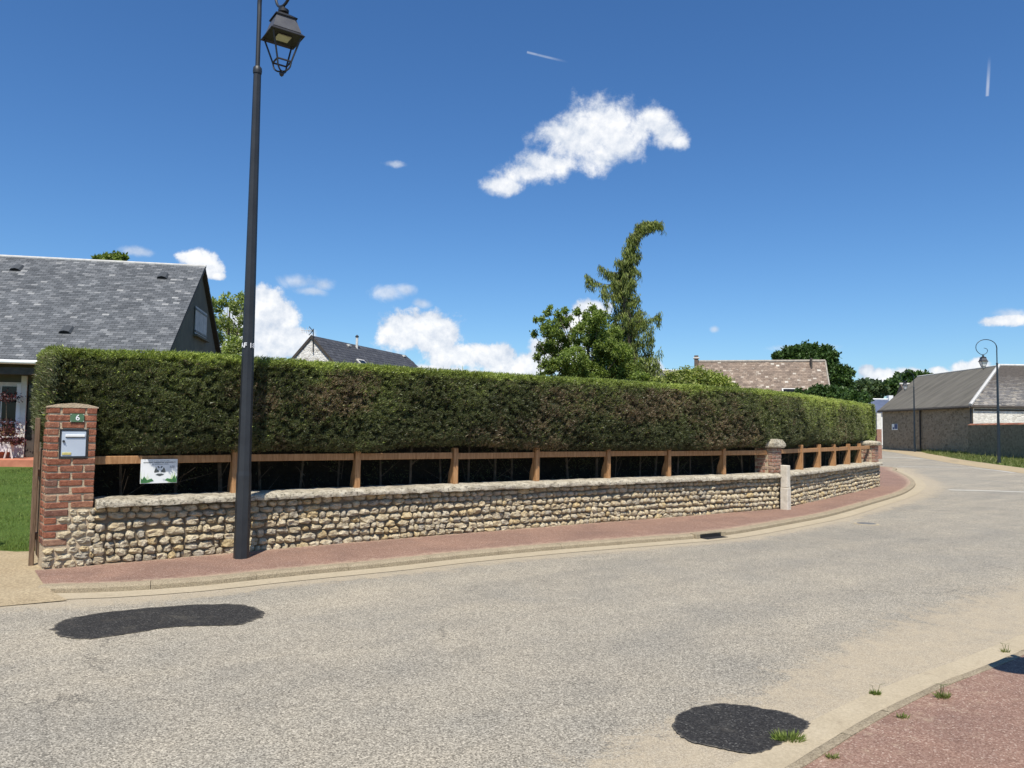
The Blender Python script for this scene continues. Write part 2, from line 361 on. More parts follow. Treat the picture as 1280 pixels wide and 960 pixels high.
def mat_redpave():
    mt, b = new_mat('red_footway'); p = posc(b)
    v = b.n.new('ShaderNodeTexVoronoi'); b.put(v.inputs['Vector'], p); v.inputs['Scale'].default_value = 130
    sepc = b.n.new('ShaderNodeSeparateColor'); b.l.new(v.outputs['Color'], sepc.inputs[0])
    c = b.ramp(sepc.outputs[0], [(0, (0.165, 0.097, 0.071)), (0.5, (0.245, 0.150, 0.112)), (0.9, (0.30, 0.195, 0.15)), (1, (0.45, 0.35, 0.28))])
    n = b.noise(p, 1.3, 6, 0.65, 0.6); c = b.mix(1.0, c, b.ramp(n, [(0.3, (0.80, 0.80, 0.82)), (0.7, (1.16, 1.14, 1.1))]), 'MULTIPLY')
    st = b.sstep(b.noise(p, 4, 6, 0.75), 0.60, 0.78); c = b.mix(b.math('MULTIPLY', st, 0.3), c, (0.34, 0.23, 0.16))
    dn = b.math('ADD', b.attr('dust'), b.math('MULTIPLY', b.math('SUBTRACT', b.noise(p, 9, 6, 0.8), 0.5), 1.3))
    c = b.mix(b.math('MULTIPLY', b.sstep(dn, 0.5, 0.9), 0.65), c, (0.46, 0.36, 0.25))
    finish(b, c, 0.9, b.noise(p, 120, 3, 0.8), 0.006, 0.6, spec=0.2); return mt
def mat_kerb():
    mt, b = new_mat('gritty_concrete'); p = posc(b)
    n = b.noise(p, 5, 6, 0.7); c = b.mix(n, (0.25, 0.205, 0.14), (0.46, 0.385, 0.27))
    g = b.noise(p, 85, 3, 0.8); c = b.mix(1.0, c, b.ramp(g, [(0.35, (0.55, 0.53, 0.5)), (0.65, (1.2, 1.2, 1.18))]), 'MULTIPLY')
    finish(b, c, 0.92, g, 0.01, 0.8, spec=0.2); return mt
def mat_gutter():
    mt, b = new_mat('sandy_gutter'); p = posc(b)
    n = b.noise(p, 3, 6, 0.7); c = b.mix(n, (0.34, 0.283, 0.195), (0.50, 0.428, 0.31))
    g = b.noise(p, 60, 4, 0.8); c = b.mix(1.0, c, b.ramp(g, [(0.3, (0.78, 0.77, 0.75)), (0.65, (1.08, 1.08, 1.06))]), 'MULTIPLY')
    st = b.sstep(b.noise(p, 11, 5, 0.75), 0.58, 0.72); c = b.mix(b.math('MULTIPLY', st, 0.5), c, (0.22, 0.18, 0.13))
    finish(b, c, 0.92, g, 0.006, 0.6, spec=0.2); return mt
def mat_slate(name, cols, lic=None, lt=(0.58, 0.68)):
    mt, b = new_mat(name); r = b.attr('rnd'); p = posc(b)
    c = b.ramp(r, cols)
    c = b.mix(1.0, c, b.ramp(b.noise(p, 1.2, 5, 0.7), [(0.3, (0.8, 0.8, 0.8)), (0.7, (1.2, 1.2, 1.2))]), 'MULTIPLY')
    c = b.mix(1.0, c, b.ramp(b.noise(p, 22, 4, 0.7), [(0.3, (0.82, 0.82, 0.82)), (0.7, (1.16, 1.16, 1.16))]), 'MULTIPLY')
    if lic: c = b.mix(b.math('MULTIPLY', b.sstep(b.noise(p, 3.2, 6, 0.8), *lt), 0.75), c, lic)
    finish(b, c, 0.62, b.noise(p, 30, 3), 0.004, 0.4, spec=0.45); return mt
def mat_rubble(name, s=3.2, cols=((0.13, 0.12, 0.10), (0.26, 0.24, 0.20)), mortar=(0.24, 0.22, 0.19), coat=0.5):
    mt, b = new_mat(name); p = posc(b); q = b.vec('MULTIPLY', p, (1, 1, 1.7))
    v = b.n.new('ShaderNodeTexVoronoi'); b.put(v.inputs['Vector'], q); v.inputs['Scale'].default_value = s
    sepc = b.n.new('ShaderNodeSeparateColor'); b.l.new(v.outputs['Color'], sepc.inputs[0])
    e = b.sstep(b.voro(q, s, 'DISTANCE_TO_EDGE'), 0.03, 0.10)
    c = b.mix(sepc.outputs[0], cols[0], cols[1]); c = b.mix(e, mortar, c)
    big = b.sstep(b.noise(p, 0.45, 5, 0.65), 0.4, 0.62); c = b.mix(b.math('MULTIPLY', big, coat), c, mortar)
    c = b.mix(1.0, c, b.ramp(b.noise(p, 6, 5, 0.7), [(0.3, (0.78, 0.78, 0.78)), (0.7, (1.18, 1.18, 1.18))]), 'MULTIPLY')
    finish(b, c, 0.95, b.math('ADD', e, b.noise(p, 12, 4)), 0.03, 0.6, spec=0.1); return mt
def mat_ground(name, a, c2, grain=40):
    mt, b = new_mat(name); p = posc(b); n = b.noise(p, 2.2, 6, 0.7); g = b.noise(p, grain, 4, 0.8)
    c = b.mix(n, a, c2); c = b.mix(1.0, c, b.ramp(g, [(0.32, (0.55, 0.54, 0.52)), (0.66, (1.2, 1.2, 1.18))]), 'MULTIPLY')
    finish(b, c, 0.95, g, 0.02, 0.8, spec=0.1); return mt
def mat_glass_dark():
    mt, b = new_mat('dark_window_glass'); finish(b, (0.008, 0.009, 0.010), 0.10, spec=0.3); return mt
def mat_barnroof():
    mt, b = new_mat('ribbed_roof_sheet'); p = posc(b)
    wv = b.n.new('ShaderNodeTexWave'); wv.bands_direction = 'Y'; b.put(wv.inputs['Vector'], p); wv.inputs['Scale'].default_value = 0.16; wv.inputs['Distortion'].default_value = 1.2; wv.inputs['Detail'].default_value = 3
    n = b.noise(b.vec('MULTIPLY', p, (0.25, 1.6, 0.4)), 1.5, 5, 0.65)
    c = b.mix(b.sstep(n, 0.3, 0.7), (0.092, 0.085, 0.070), (0.155, 0.142, 0.118)); c = b.mix(b.math('MULTIPLY', wv.outputs[0], 0.25), c, (0.19, 0.175, 0.135))
    c = b.mix(b.math('MULTIPLY', b.sstep(b.noise(p, 2.5, 6, 0.8), 0.62, 0.72), 0.5), c, (0.25, 0.24, 0.2))
    finish(b, c, 0.85, b.noise(p, 5, 4), 0.02, 0.5, spec=0.2); return mt

M = dict(
    stone=mat_stone(), joint=mat_mortar('wall_joint_earth', (0.12, 0.095, 0.065), (0.30, 0.24, 0.165)), mortar=mat_mortar('brick_mortar', (0.42, 0.33, 0.22), (0.58, 0.47, 0.33)),
    coping=mat_coping(), brick=mat_brick(), brick2=mat_brick('weathered_brick', (0.38, 0.62), 0.75, (0.36, 0.29, 0.24)),
    wood=mat_wood('larch_wood', (0.29, 0.145, 0.060), (0.45, 0.25, 0.115)), oldwood=mat_wood('weathered_pale', (0.10, 0.065, 0.04), (0.19, 0.125, 0.08)),
    asphalt=mat_asphalt(), patch=mat_patch(), red=mat_redpave(), kerb=mat_kerb(), gutter=mat_gutter(),
    dirt=mat_ground('sandy_driveway', (0.34, 0.26, 0.16), (0.52, 0.43, 0.29)), earth=mat_ground('garden_earth', (0.07, 0.05, 0.03), (0.14, 0.10, 0.06)),
    turf=mat_ground('turf', (0.06, 0.10, 0.02), (0.10, 0.16, 0.035), 25), field=mat_ground('field', (0.07, 0.10, 0.03), (0.14, 0.16, 0.06), 5),
    slate=mat_slate('grey_slate', [(0, (0.055, 0.060, 0.064)), (0.4, (0.088, 0.094, 0.099)), (0.7, (0.125, 0.131, 0.136)), (0.88, (0.175, 0.18, 0.182)), (1.0, (0.30, 0.30, 0.29))]),
    tile=mat_slate('mossy_clay_tile', [(0, (0.12, 0.085, 0.062)), (0.4, (0.175, 0.125, 0.09)), (0.75, (0.22, 0.16, 0.115)), (0.86, (0.27, 0.20, 0.145)), (1.0, (0.58, 0.54, 0.46))], (0.46, 0.42, 0.34), (0.58, 0.66)),
    lichslate=mat_slate('lichen_slate', [(0, (0.10, 0.10, 0.10)), (0.5, (0.17, 0.16, 0.15)), (0.9, (0.26, 0.24, 0.21)), (1.0, (0.4, 0.36, 0.3))], (0.36, 0.32, 0.25), (0.5, 0.62)),
    dslate=mat_slate('dark_slate', [(0, (0.05, 0.05, 0.055)), (0.6, (0.068, 0.068, 0.072)), (1.0, (0.088, 0.088, 0.092))]),
    render=simple('grey_green_render', (0.105, 0.10, 0.072), (0.14, 0.132, 0.098), 2.5, 0.95), blue_roof=simple('blue_slate', (0.06, 0.08, 0.13), (0.09, 0.11, 0.17), 1, 0.6),
    iron=simple('anthracite_paint', (0.014, 0.016, 0.019), (0.022, 0.025, 0.029), 4, 0.5, 0.05, spec=0.5), blueiron=simple('dark_blue_paint', (0.014, 0.022, 0.030), (0.020, 0.030, 0.040), 4, 0.42, 0.05),
    darkiron=simple('black_iron', (0.012, 0.012, 0.013), (0.022, 0.022, 0.024), 9, 0.5, 0.1), manhole=simple('worn_manhole_iron', (0.10, 0.10, 0.095), (0.20, 0.19, 0.17), 20, 0.6),
    hood=simple('lantern_hood_paint', (0.055, 0.055, 0.062), (0.085, 0.085, 0.09), 6, 0.5, 0.05),
    white=simple('white_paint', (0.70, 0.70, 0.68), (0.80, 0.80, 0.78), 3, 0.5, 0.1), offwhite=simple('weathered_white', (0.55, 0.53, 0.48), (0.70, 0.68, 0.62), 5, 0.7),
    box=simple('mailbox_enamel', (0.42, 0.47, 0.54), (0.47, 0.53, 0.60), 3, 0.35, 0.03, spec=0.6), black=simple('black_plastic', (0.015, 0.015, 0.016), (0.025, 0.025, 0.026), 6, 0.5),
    green=simple('green_enamel', (0.06, 0.135, 0.065), (0.09, 0.17, 0.09), 8, 0.4, 0.05), yellow=simple('brass_name_plate', (0.50, 0.42, 0.12), (0.60, 0.52, 0.2), 40, 0.4),
    print=simple('white_letter_paint', (0.80, 0.80, 0.80), (0.85, 0.85, 0.85), 5, 0.5, 0.0), panel=simple('sign_board_white', (0.74, 0.76, 0.74), (0.80, 0.81, 0.80), 4, 0.35, 0.02),
    ink=simple('dark_print', (0.05, 0.06, 0.06), (0.07, 0.08, 0.08), 5, 0.5, 0.0), inkgrey=simple('grey_print', (0.28, 0.29, 0.3), (0.34, 0.35, 0.36), 5, 0.5, 0.0), inkgreen=simple('dark_green_print', (0.03, 0.12, 0.04), (0.06, 0.2, 0.05), 30, 0.5, 0.0), inklime=simple('lime_print', (0.35, 0.55, 0.08), (0.5, 0.65, 0.2), 30, 0.5, 0.0),
    inkblue=simple('blue_print', (0.03, 0.05, 0.15), (0.04, 0.07, 0.2), 5, 0.5, 0.0), glass=mat_glass_dark(), bark=simple('bark', (0.06, 0.045, 0.03), (0.13, 0.10, 0.07), 12, 0.95, 0.8, 0.02),
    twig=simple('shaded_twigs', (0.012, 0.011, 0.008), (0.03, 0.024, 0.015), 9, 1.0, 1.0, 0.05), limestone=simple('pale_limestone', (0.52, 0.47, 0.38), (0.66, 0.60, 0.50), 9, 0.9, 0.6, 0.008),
    terra=simple('terracotta_paving', (0.42, 0.15, 0.085), (0.54, 0.21, 0.12), 5, 0.85, 0.3), rubble=mat_rubble('barn_rubble', 3.2, ((0.18, 0.145, 0.10), (0.34, 0.28, 0.20)), (0.31, 0.255, 0.185)), rubble2=mat_rubble('boundary_rubble', 3.4, ((0.15, 0.125, 0.088), (0.27, 0.23, 0.165)), (0.24, 0.20, 0.145), 0.4),
    palerubble=mat_rubble('limewashed_rubble', 4.2, ((0.50, 0.47, 0.40), (0.74, 0.71, 0.63)), (0.70, 0.67, 0.60), 0.3), gable=mat_rubble('white_flint_gable', 4.0, ((0.42, 0.38, 0.32), (0.78, 0.76, 0.70)), (0.80, 0.78, 0.73), 0.1),
    barnroof=mat_barnroof(), verge=simple('mortared_ridge', (0.26, 0.23, 0.19), (0.40, 0.36, 0.30), 6, 0.9), ridgegrey=simple('pale_grey_ridge', (0.40, 0.39, 0.37), (0.52, 0.51, 0.48), 6, 0.8), zinc=simple('pale_ridge', (0.52, 0.50, 0.46), (0.68, 0.66, 0.61), 5, 0.7), beam=simple('dark_beam', (0.045, 0.038, 0.03), (0.075, 0.062, 0.05), 6, 0.8), led=simple('lamp_diffuser', (0.42, 0.42, 0.28), (0.48, 0.48, 0.33), 10, 0.3, 0.02),
    line=simple('worn_white_line', (0.40, 0.375, 0.32), (0.58, 0.55, 0.48), 25, 0.85, 0.4), clearglass=None, dark=simple('dark_hole', (0.006, 0.006, 0.006), (0.01, 0.01, 0.01), 3, 1.0),
    hedge=leaf_mat('hedge_leaf', [(0, (0.060, 0.068, 0.034)), (0.30, (0.110, 0.125, 0.058)), (0.58, (0.185, 0.215, 0.075)), (0.72, (0.24, 0.30, 0.065)), (0.80, (0.32, 0.39, 0.085)), (0.88, (0.42, 0.48, 0.13)), (0.9, (0.13, 0.095, 0.062)), (0.97, (0.24, 0.175, 0.11)), (1.0, (0.38, 0.31, 0.21))], 0.2, 0.42),
    leafA=leaf_mat('orchard_leaf', [(0, (0.08, 0.115, 0.024)), (0.5, (0.165, 0.225, 0.05)), (0.85, (0.27, 0.34, 0.085)), (1.0, (0.42, 0.42, 0.16))], 0.38),
    leafC=leaf_mat('conifer_needle', [(0, (0.04, 0.055, 0.015)), (0.4, (0.10, 0.135, 0.03)), (0.75, (0.23, 0.275, 0.06)), (1.0, (0.38, 0.39, 0.12))], 0.22),
    leafY=leaf_mat('variegated_leaf', [(0, (0.12, 0.17, 0.035)), (0.5, (0.24, 0.29, 0.07)), (0.8, (0.38, 0.40, 0.13)), (1.0, (0.56, 0.54, 0.26))], 0.3),
    leafD=leaf_mat('dark_tree_leaf', [(0, (0.02, 0.045, 0.012)), (0.5, (0.045, 0.09, 0.02)), (1.0, (0.09, 0.15, 0.035))], 0.2),
    leafF=leaf_mat('far_tree_leaf', [(0, (0.035, 0.06, 0.03)), (0.5, (0.07, 0.11, 0.045)), (1.0, (0.12, 0.16, 0.07))], 0.2),
    leafB=leaf_mat('walnut_leaf', [(0, (0.12, 0.16, 0.045)), (0.5, (0.24, 0.30, 0.09)), (1.0, (0.42, 0.45, 0.2))], 0.4),
    grass=leaf_mat('grass_blade', [(0, (0.09, 0.125, 0.028)), (0.6, (0.17, 0.23, 0.05)), (0.9, (0.26, 0.32, 0.085)), (1.0, (0.40, 0.37, 0.17))], 0.3, brown=(1.1, 0.5, 0.75, (0.26, 0.26, 0.10), 0.5), nscale=3.0),
    dry=leaf_mat('dry_grass_blade', [(0, (0.09, 0.12, 0.03)), (0.6, (0.18, 0.21, 0.06)), (1.0, (0.38, 0.34, 0.18))], 0.3),
    maroon=leaf_mat('maroon_flower', [(0, (0.04, 0.018, 0.018)), (0.6, (0.10, 0.03, 0.035)), (0.9, (0.15, 0.05, 0.055)), (1.0, (0.36, 0.24, 0.06))], 0.2),
)

# ------------------------------------------------------------------ paths
def catmull(pts, n=12):
    P = [V(p) for p in pts]; P = [P[0] * 2 - P[1]] + P + [P[-1] * 2 - P[-2]]; out = []
    for i in range(1, len(P) - 2):
        for k in range(n):
            t = k / n; a, b_, c, d = P[i - 1], P[i], P[i + 1], P[i + 2]
            out.append(0.5 * ((2 * b_) + (c - a) * t + (2 * a - 5 * b_ + 4 * c - d) * t * t + (3 * b_ - a - 3 * c + d) * t ** 3))
    out.append(P[-2]); return out
class Path:
    def __init__(s, pts): 
        s.p = [V((p[0], p[1])) for p in pts]; s.c = [0.0]
        for a, b_ in zip(s.p, s.p[1:]): s.c.append(s.c[-1] + (b_ - a).length)
        s.L = s.c[-1]; s.ca = np.array(s.c); s.xa = np.array([p.x for p in s.p]); s.ya = np.array([p.y for p in s.p])
        tg = []
        for i in range(len(s.p)):
            t = s.p[min(i + 1, len(s.p) - 1)] - s.p[max(i - 1, 0)]; tg.append(t.normalized())
        s.tx = np.array([t.x for t in tg]); s.ty = np.array([t.y for t in tg])
    def arr(s, S, D):
        """points at arc length S, offset D to the left (away from the street)"""
        S = np.asarray(S, float); Sc = np.clip(S, 0, s.L); ex_ = S - Sc
        x = np.interp(Sc, s.ca, s.xa); y = np.interp(Sc, s.ca, s.ya); tx = np.interp(Sc, s.ca, s.tx); ty = np.interp(Sc, s.ca, s.ty)
        n = np.hypot(tx, ty); tx /= n; ty /= n
        return x + tx * ex_ - ty * D, y + ty * ex_ + tx * D, tx, ty
    def at(s, S, D=0.0, z=0.0):
        x, y, _, _ = s.arr(S, D); return V((float(x), float(y), z))
    def ang(s, S):
        _, _, tx, ty = s.arr(S, 0); return math.atan2(float(ty), float(tx))
def offset_line(pts, d):
    P = Path(pts); return [P.at(c, d) for c in P.c]
def project(p):
    v = V(p) - V((0, 0, EYE)); return 640 + F * v.dot(right) / v.dot(fwd), 480 - F * v.dot(up) / v.dot(fwd)
def hit(px, py, P0, n):
    d = ray(px, py); o = V((0, 0, EYE)); t = (V(P0) - o).dot(V(n)) / d.dot(V(n)); return o + d * t

wallA = Path(catmull([(-4.87, 8.11), (-2.04, 10.30), (0.42, 12.06), (2.79, 13.68), (5.40, 15.46)]))
wallB = Path([(5.40, 15.46), (8.0, 18.82), (10.61, 22.21)])
hedgeP = Path(catmull([(-4.87, 8.11), (-2.04, 10.30), (0.42, 12.06), (2.79, 13.68), (5.30, 15.42), (8.0, 18.82), (10.70, 22.32)]))
def s_for_px(path, px, d=0.15, z=0.9):
    lo, hi = -1.0, path.L + 1
    for _ in range(40):
        mid = (lo + hi) / 2
        if project(path.at(mid, d, z))[0] < px: lo = mid
        else: hi = mid
    return lo

# ------------------------------------------------------------------ the ground
ZR = -0.06                                       # road surface; the footways are at 0
MB().quad((-400, -200, -0.12), (400, -200, -0.12), (400, 500, -0.12), (-400, 500, -0.12)).build('ground', M['field'])['kind'] = 'structure'
k_px = [(45, 742), (110, 741), (175, 738), (260, 731.6), (320, 725), (400, 717), (500, 707.3), (575, 698.7), (700, 687), (820, 677.5), (907, 669.5), (990, 655), (1040, 645), (1090, 630.5), (1127, 619), (1142, 610), (1144, 604), (1137, 597.5), (1120, 589.5), (1105, 584.5)]
kl = [G(x, y, ZR) for x, y in k_px]
kerbL = Path(catmull(kl + [V((14.6, 42, 0)), V((13, 60, 0))], 6))
kr_px = [(993, 959), (1075.6, 908), (1152, 869), (1233, 837), (1280, 817)]
kr = [G(x, y, ZR + 0.01) for x, y in kr_px]
d0 = (kr[0] - kr[1]).normalized(); d1 = (kr[-1] - kr[-2]).normalized()
kerbR = Path(catmull([kr[0] + d0 * 5, kr[0] + d0 * 2] + kr + [kr[-1] + d1 * 2.5, kr[-1] + d1 * 7 + V((0.6, 0, 0)), kr[-1] + d1 * 14 + V((2.5, 0, 0))], 6))

def dist_to(path, X, Y):
    best = np.full(X.shape, 1e9); P = path.p[::2] + [path.p[-1]]
    for a, b_ in zip(P, P[1:]):
        ax, ay = a; dx, dy = b_.x - ax, b_.y - ay; L2 = dx * dx + dy * dy + 1e-9
        t = np.clip(((X - ax) * dx + (Y - ay) * dy) / L2, 0, 1)
        best = np.minimum(best, np.hypot(X - ax - t * dx, Y - ay - t * dy))
    return best
def grid_mesh(name, xs, ys, z, attrs):
    X, Y = np.meshgrid(xs, ys); Z = np.full(X.shape, z) if np.isscalar(z) else z(X, Y)
    nx, ny = len(xs), len(ys); i = np.arange((ny - 1) * nx).reshape(ny - 1, nx)[:, :-1].ravel()
    return np_mesh(name, np.stack([X.ravel(), Y.ravel(), Z.ravel()], 1), np.stack([i, i + 1, i + nx + 1, i + nx], 1), {k: f(X, Y).ravel() for k, f in attrs.items()})
def dust(X, Y):
    dl, dr = dist_to(kerbL, X, Y) - 0.28, dist_to(kerbR, X, Y) - 0.30
    wl = 0.30 + 0.25 * np.clip((-2 - X) / 3, 0, 1) + 0.35 * np.clip((X - 7) / 5, 0, 1)
    wr = 0.55 + 0.45 * np.clip((X - 1.5) / 2, 0, 1)
    v = np.maximum(np.exp(-(np.clip(dl, 0, 99) / wl) ** 1.5) * 0.95, np.exp(-(np.clip(dr, 0, 99) / wr) ** 2.2) * 0.92)
    v = np.maximum(v, 0.85 * np.clip((-4.2 - X) / 2.2, 0, 1) * np.clip((8.5 - Y) / 0.8, 0, 1) * np.clip((Y - 4.5) / 2, 0, 1))
    far = np.exp(-((X - 24 - (Y - 40) * 0.25) / 4) ** 2) * 0.2 * (Y > 28)
    return np.maximum(v, far) + 0.10 * np.exp(-((Y - 8 - X * 0.72) / 1.2) ** 2) * (X > -8)
xs = np.concatenate([np.linspace(-60, -9, 12), np.arange(-8, 17, 0.14), np.linspace(17.5, 70, 40)]); ys = np.concatenate([np.linspace(-30, 1, 10), np.arange(1.5, 34, 0.14), np.linspace(34.5, 120, 40)])
o = link('road', grid_mesh('road', xs, ys, ZR, {'dust': dust}), M['asphalt']); o['kind'] = 'structure'

def strip(name, lineA, lineB, mat, n=6, zA=0.0, zB=0.0, dustA=0.0, dustB=0.0, parent=None):
    """a sheet lofted between two lines with equally many points"""
    vs, at_, N = [], [], len(lineA)
    for a, b_ in zip(lineA, lineB):
        for k in range(n + 1):
            t = k / n; e = t ** 2 * (3 - 2 * t) if n > 2 else t
            vs.append((a[0] + (b_[0] - a[0]) * t, a[1] + (b_[1] - a[1]) * t, zA + (zB - zA) * t)); at_.append(max(dustA * (1 - t * 3), dustB * (1 - (1 - t) * 3), 0))
    fs = [(i * (n + 1) + k, i * (n + 1) + k + 1, (i + 1) * (n + 1) + k + 1, (i + 1) * (n + 1) + k) for i in range(N - 1) for k in range(n)]
    me = np_mesh(name, vs, [f[::-1] for f in fs], {'dust': at_})
    return link(name, me, mat, parent)
# footway beside the wall
S = np.linspace(0.0, kerbL.L, 160)
inner = Path([(-4.90, 8.06)] + [wallA.p[i] for i in range(0, len(wallA.p), 4)] + [V((8, 18.82)), V((10.64, 22.25)), V((13.2, 31.0)), V((12.5, 42)), V((11, 60))])
outA = [kerbL.at(s, 0.14) for s in S]
def nearest_on(path, p, lo=0.0):
    P = np.array([[q.x, q.y] for q in [path.at(t) for t in np.linspace(0, path.L, 500)]]); d = np.hypot(P[:, 0] - p[0], P[:, 1] - p[1]); return np.linspace(0, path.L, 500)[int(d.argmin())]
key = [(0, 0), (2.2, 0.6), (5, nearest_on(inner, kerbL.at(5))), (9, nearest_on(inner, kerbL.at(9))), (13, nearest_on(inner, kerbL.at(13)))]
sm = [s for s, _ in key]; im = [i for _, i in key]
inA = []
for s in S:
    if s < 13: q = float(np.interp(s, sm, im))
    else: q = im[-1] + (s - 13) / (kerbL.L - 13) * (inner.L - im[-1])
    inA.append(inner.at(q, 0.03))
o = strip('footway', outA, inA, M['red'], 10, 0.0, 0.0, 0.85, 0.75); o['kind'] = 'structure'
def kerb_line(path, s0, s1, width, ztop, piece, drain=None, gw=0.28, side=1, name='kerb'):
    root = thing(name, None, None); root['kind'] = 'structure'
    s = s0; i = 0
    while s < s1 - 0.05:
        e = min(s + piece * random.uniform(0.97, 1.03), s1); n = max(2, int((e - s) / 0.22) + 1); mb = MB(); g = 0.0025
        prof = [(width, -0.1), (width, ztop), (0.035, ztop), (0.008, ztop - 0.02), (0.0, ZR - 0.02), (0.0, -0.1)]
        for j in range(n):
            q = s + g + (e - s - 2 * g) * j / (n - 1)
            cut = drain and drain[0] < q < drain[1]
            for d, z in prof:
                if cut and False: pass
                mb.v.append(tuple(path.at(q, side * d, z + (random.uniform(-0.003, 0.003) if z > -0.05 else 0))))
        m_ = len(prof)
        for j in range(n - 1):
            for k in range(m_ - 1): mb.f.append((j * m_ + k, j * m_ + k + 1, (j + 1) * m_ + k + 1, (j + 1) * m_ + k))
        mb.f.append(tuple(range(m_))); mb.f.append(tuple(range((n - 1) * m_, n * m_)))
        o = mb.build('kerb_stone', M['kerb'], root); auto_smooth(o, 35)
        s = e; i += 1
    a = [path.at(q, -side * 0.002) for q in np.linspace(s0, s1, 120)]; b_ = [path.at(q, -side * gw) for q in np.linspace(s0, s1, 120)]
    g_ = strip('gutter', a, b_, M['gutter'], 3, ZR + 0.002, ZR + 0.005, parent=root)
    return root
kerb_line(kerbL, 0.0, 42, 0.14, 0.003, 1.0)
kerb_line(kerbR, 0.0, kerbR.L, 0.085, 0.004, 0.5, gw=0.22, side=-1, name='kerb')
# near footway
N_ = 90; Sr = np.linspace(0, kerbR.L, N_)
fo = strip('footway', [kerbR.at(s, -0.085) for s in Sr], [kerbR.at(s, -0.085) + V((7.0, -5.5, 0)) for s in Sr], M['red'], 30, 0.0, 0.0, 0.55, 0.0); fo['kind'] = 'structure'
for p in fo.data.polygons: pass
# garden side ground, sandy driveway, lawn
gp = [V((-4.9, 8.35, 0))] + [wallA.at(s, 0.2) for s in np.linspace(0.3, wallA.L, 12)] + [V((10.4, 22.3, 0)), V((12.6, 31, 0)), V((12, 42, 0)), V((10.5, 60, 0)), V((10, 160, 0)), V((-160, 160, 0)), V((-160, 30, 0)), V((-12, 12, 0))]
mb = MB()
from mathutils.geometry import tessellate_polygon
pts = [V((p.x, p.y, -0.02)) for p in gp]; mb.v = [tuple(p) for p in pts]; mb.f = [tuple(f) for f in tessellate_polygon([pts])]
mb.build('garden_ground', M['earth'])['kind'] = 'structure'
pts = [V((x, y, -.006)) for x, y in ((-4.93, 8.08), (-16, 8.08), (-16, 14), (-4.6, 14), (-4.85, 8.4))]
mb = MB(); mb.v = [tuple(p) for p in pts]; mb.f = [tuple(f) for f in tessellate_polygon([pts])]
mb.build('driveway', M['dirt'])['kind'] = 'structure'
rows = [((-4.88, 8.10, -.001), (-5.4, 8.08, -.006), (-7, 8.08, -.006), (-16, 8.08, -.006)), ((-4.60, 7.64, -.004), (-5.2, 7.62, -.016), (-7, 7.6, -.02), (-16, 7.6, -.02)), ((-4.20, 7.16, -.012), (-4.9, 7.05, -.038), (-7, 7.0, -.045), (-16, 7.0, -.045)), ((-3.95, 6.98, -.050), (-4.6, 6.62, -.0565), (-7, 6.5, -.0565), (-16, 6.4, -.0565))]
mb = MB(); mb.v = [p for r in rows for p in r]; mb.f = [(r * 4 + c, r * 4 + c + 1, r * 4 + c + 5, r * 4 + c + 4) for r in range(3) for c in range(3)]
mb.build('driveway_ramp', M['dirt'], smooth=True)['kind'] = 'structure'
ZL = lambda Y: 0.0 + np.clip((Y - 9.0) / 12.5, 0, 1.3) * 0.30
lawn_edge = lambda X: 9.35 + 0.12 * np.sin(X * 2.3) + 0.10 * (X + 5.5)
lx = np.linspace(-16, -4.9, 60); ly = np.linspace(0, 1, 80)
X, T = np.meshgrid(lx, ly); Y = lawn_edge(X) + T * (26 - lawn_edge(X)); Z = ZL(Y) - 0.008 + 0.012 * np.sin(X * 1.7) * np.sin(Y * 1.3)
i = np.arange(79 * 60).reshape(79, 60)[:, :-1].ravel()
link('lawn', np_mesh('lawn', np.stack([X.ravel(), Y.ravel(), Z.ravel()], 1), np.stack([i, i + 1, i + 61, i + 60], 1), smooth=True), M['turf'])['kind'] = 'structure'

# blades / leaves: many small faces in one mesh
def blades(name, P, D, L, W, r, mat, parent=None, kind=None, quad=False):
    """P bases (n,3), D unit directions, L lengths, W widths; each a triangle, or a rhombic leaf of two"""
    P = np.asarray(P, float); n = len(P); D = D / (np.linalg.norm(D, axis=1, keepdims=True) + 1e-9)
    R = RNG.normal(size=(n, 3)); Sd = np.cross(D, R); Sd /= (np.linalg.norm(Sd, axis=1, keepdims=True) + 1e-9)
    L = np.broadcast_to(L, (n,))[:, None]; W = np.broadcast_to(W, (n,))[:, None]
    if quad:
        vs = np.stack([P, P + D * L * 0.45 + Sd * W / 2, P + D * L, P + D * L * 0.45 - Sd * W / 2], 1).reshape(-1, 3); k = 4
    else:
        vs = np.stack([P - Sd * W / 2, P + Sd * W / 2, P + D * L], 1).reshape(-1, 3); k = 3
    me = np_mesh(name, vs, np.arange(n * k).reshape(n, k), {'rnd': np.repeat(np.clip(r, 0, 0.999), k)})
    o = link(name, me, mat, parent)
    if kind: o['kind'] = kind
    return o
n = 52000
bx = RNG.uniform(-13.0, -4.95, n * 2); by = 9.3 + (RNG.random(n * 2) ** 1.5) * 11.5
px_ = bx / by; k = (px_ > -0.74) & (px_ < -0.56) & (by > lawn_edge(bx)); bx, by = bx[k][:n], by[k][:n]
P = np.stack([bx, by, ZL(by) - 0.02], 1); D = np.stack([RNG.normal(0, .35, len(bx)), RNG.normal(0, .35, len(bx)), np.ones(len(bx))], 1)
tag(blades('grass', P, D, RNG.uniform(.03, .06, len(bx)), RNG.uniform(.006, .011, len(bx)) * (1 + (by - 9) * 0.10), RNG.beta(2, 2.5, len(bx)), M['grass']), 'short mown green grass on the front garden lawn', 'grass', kind='stuff')
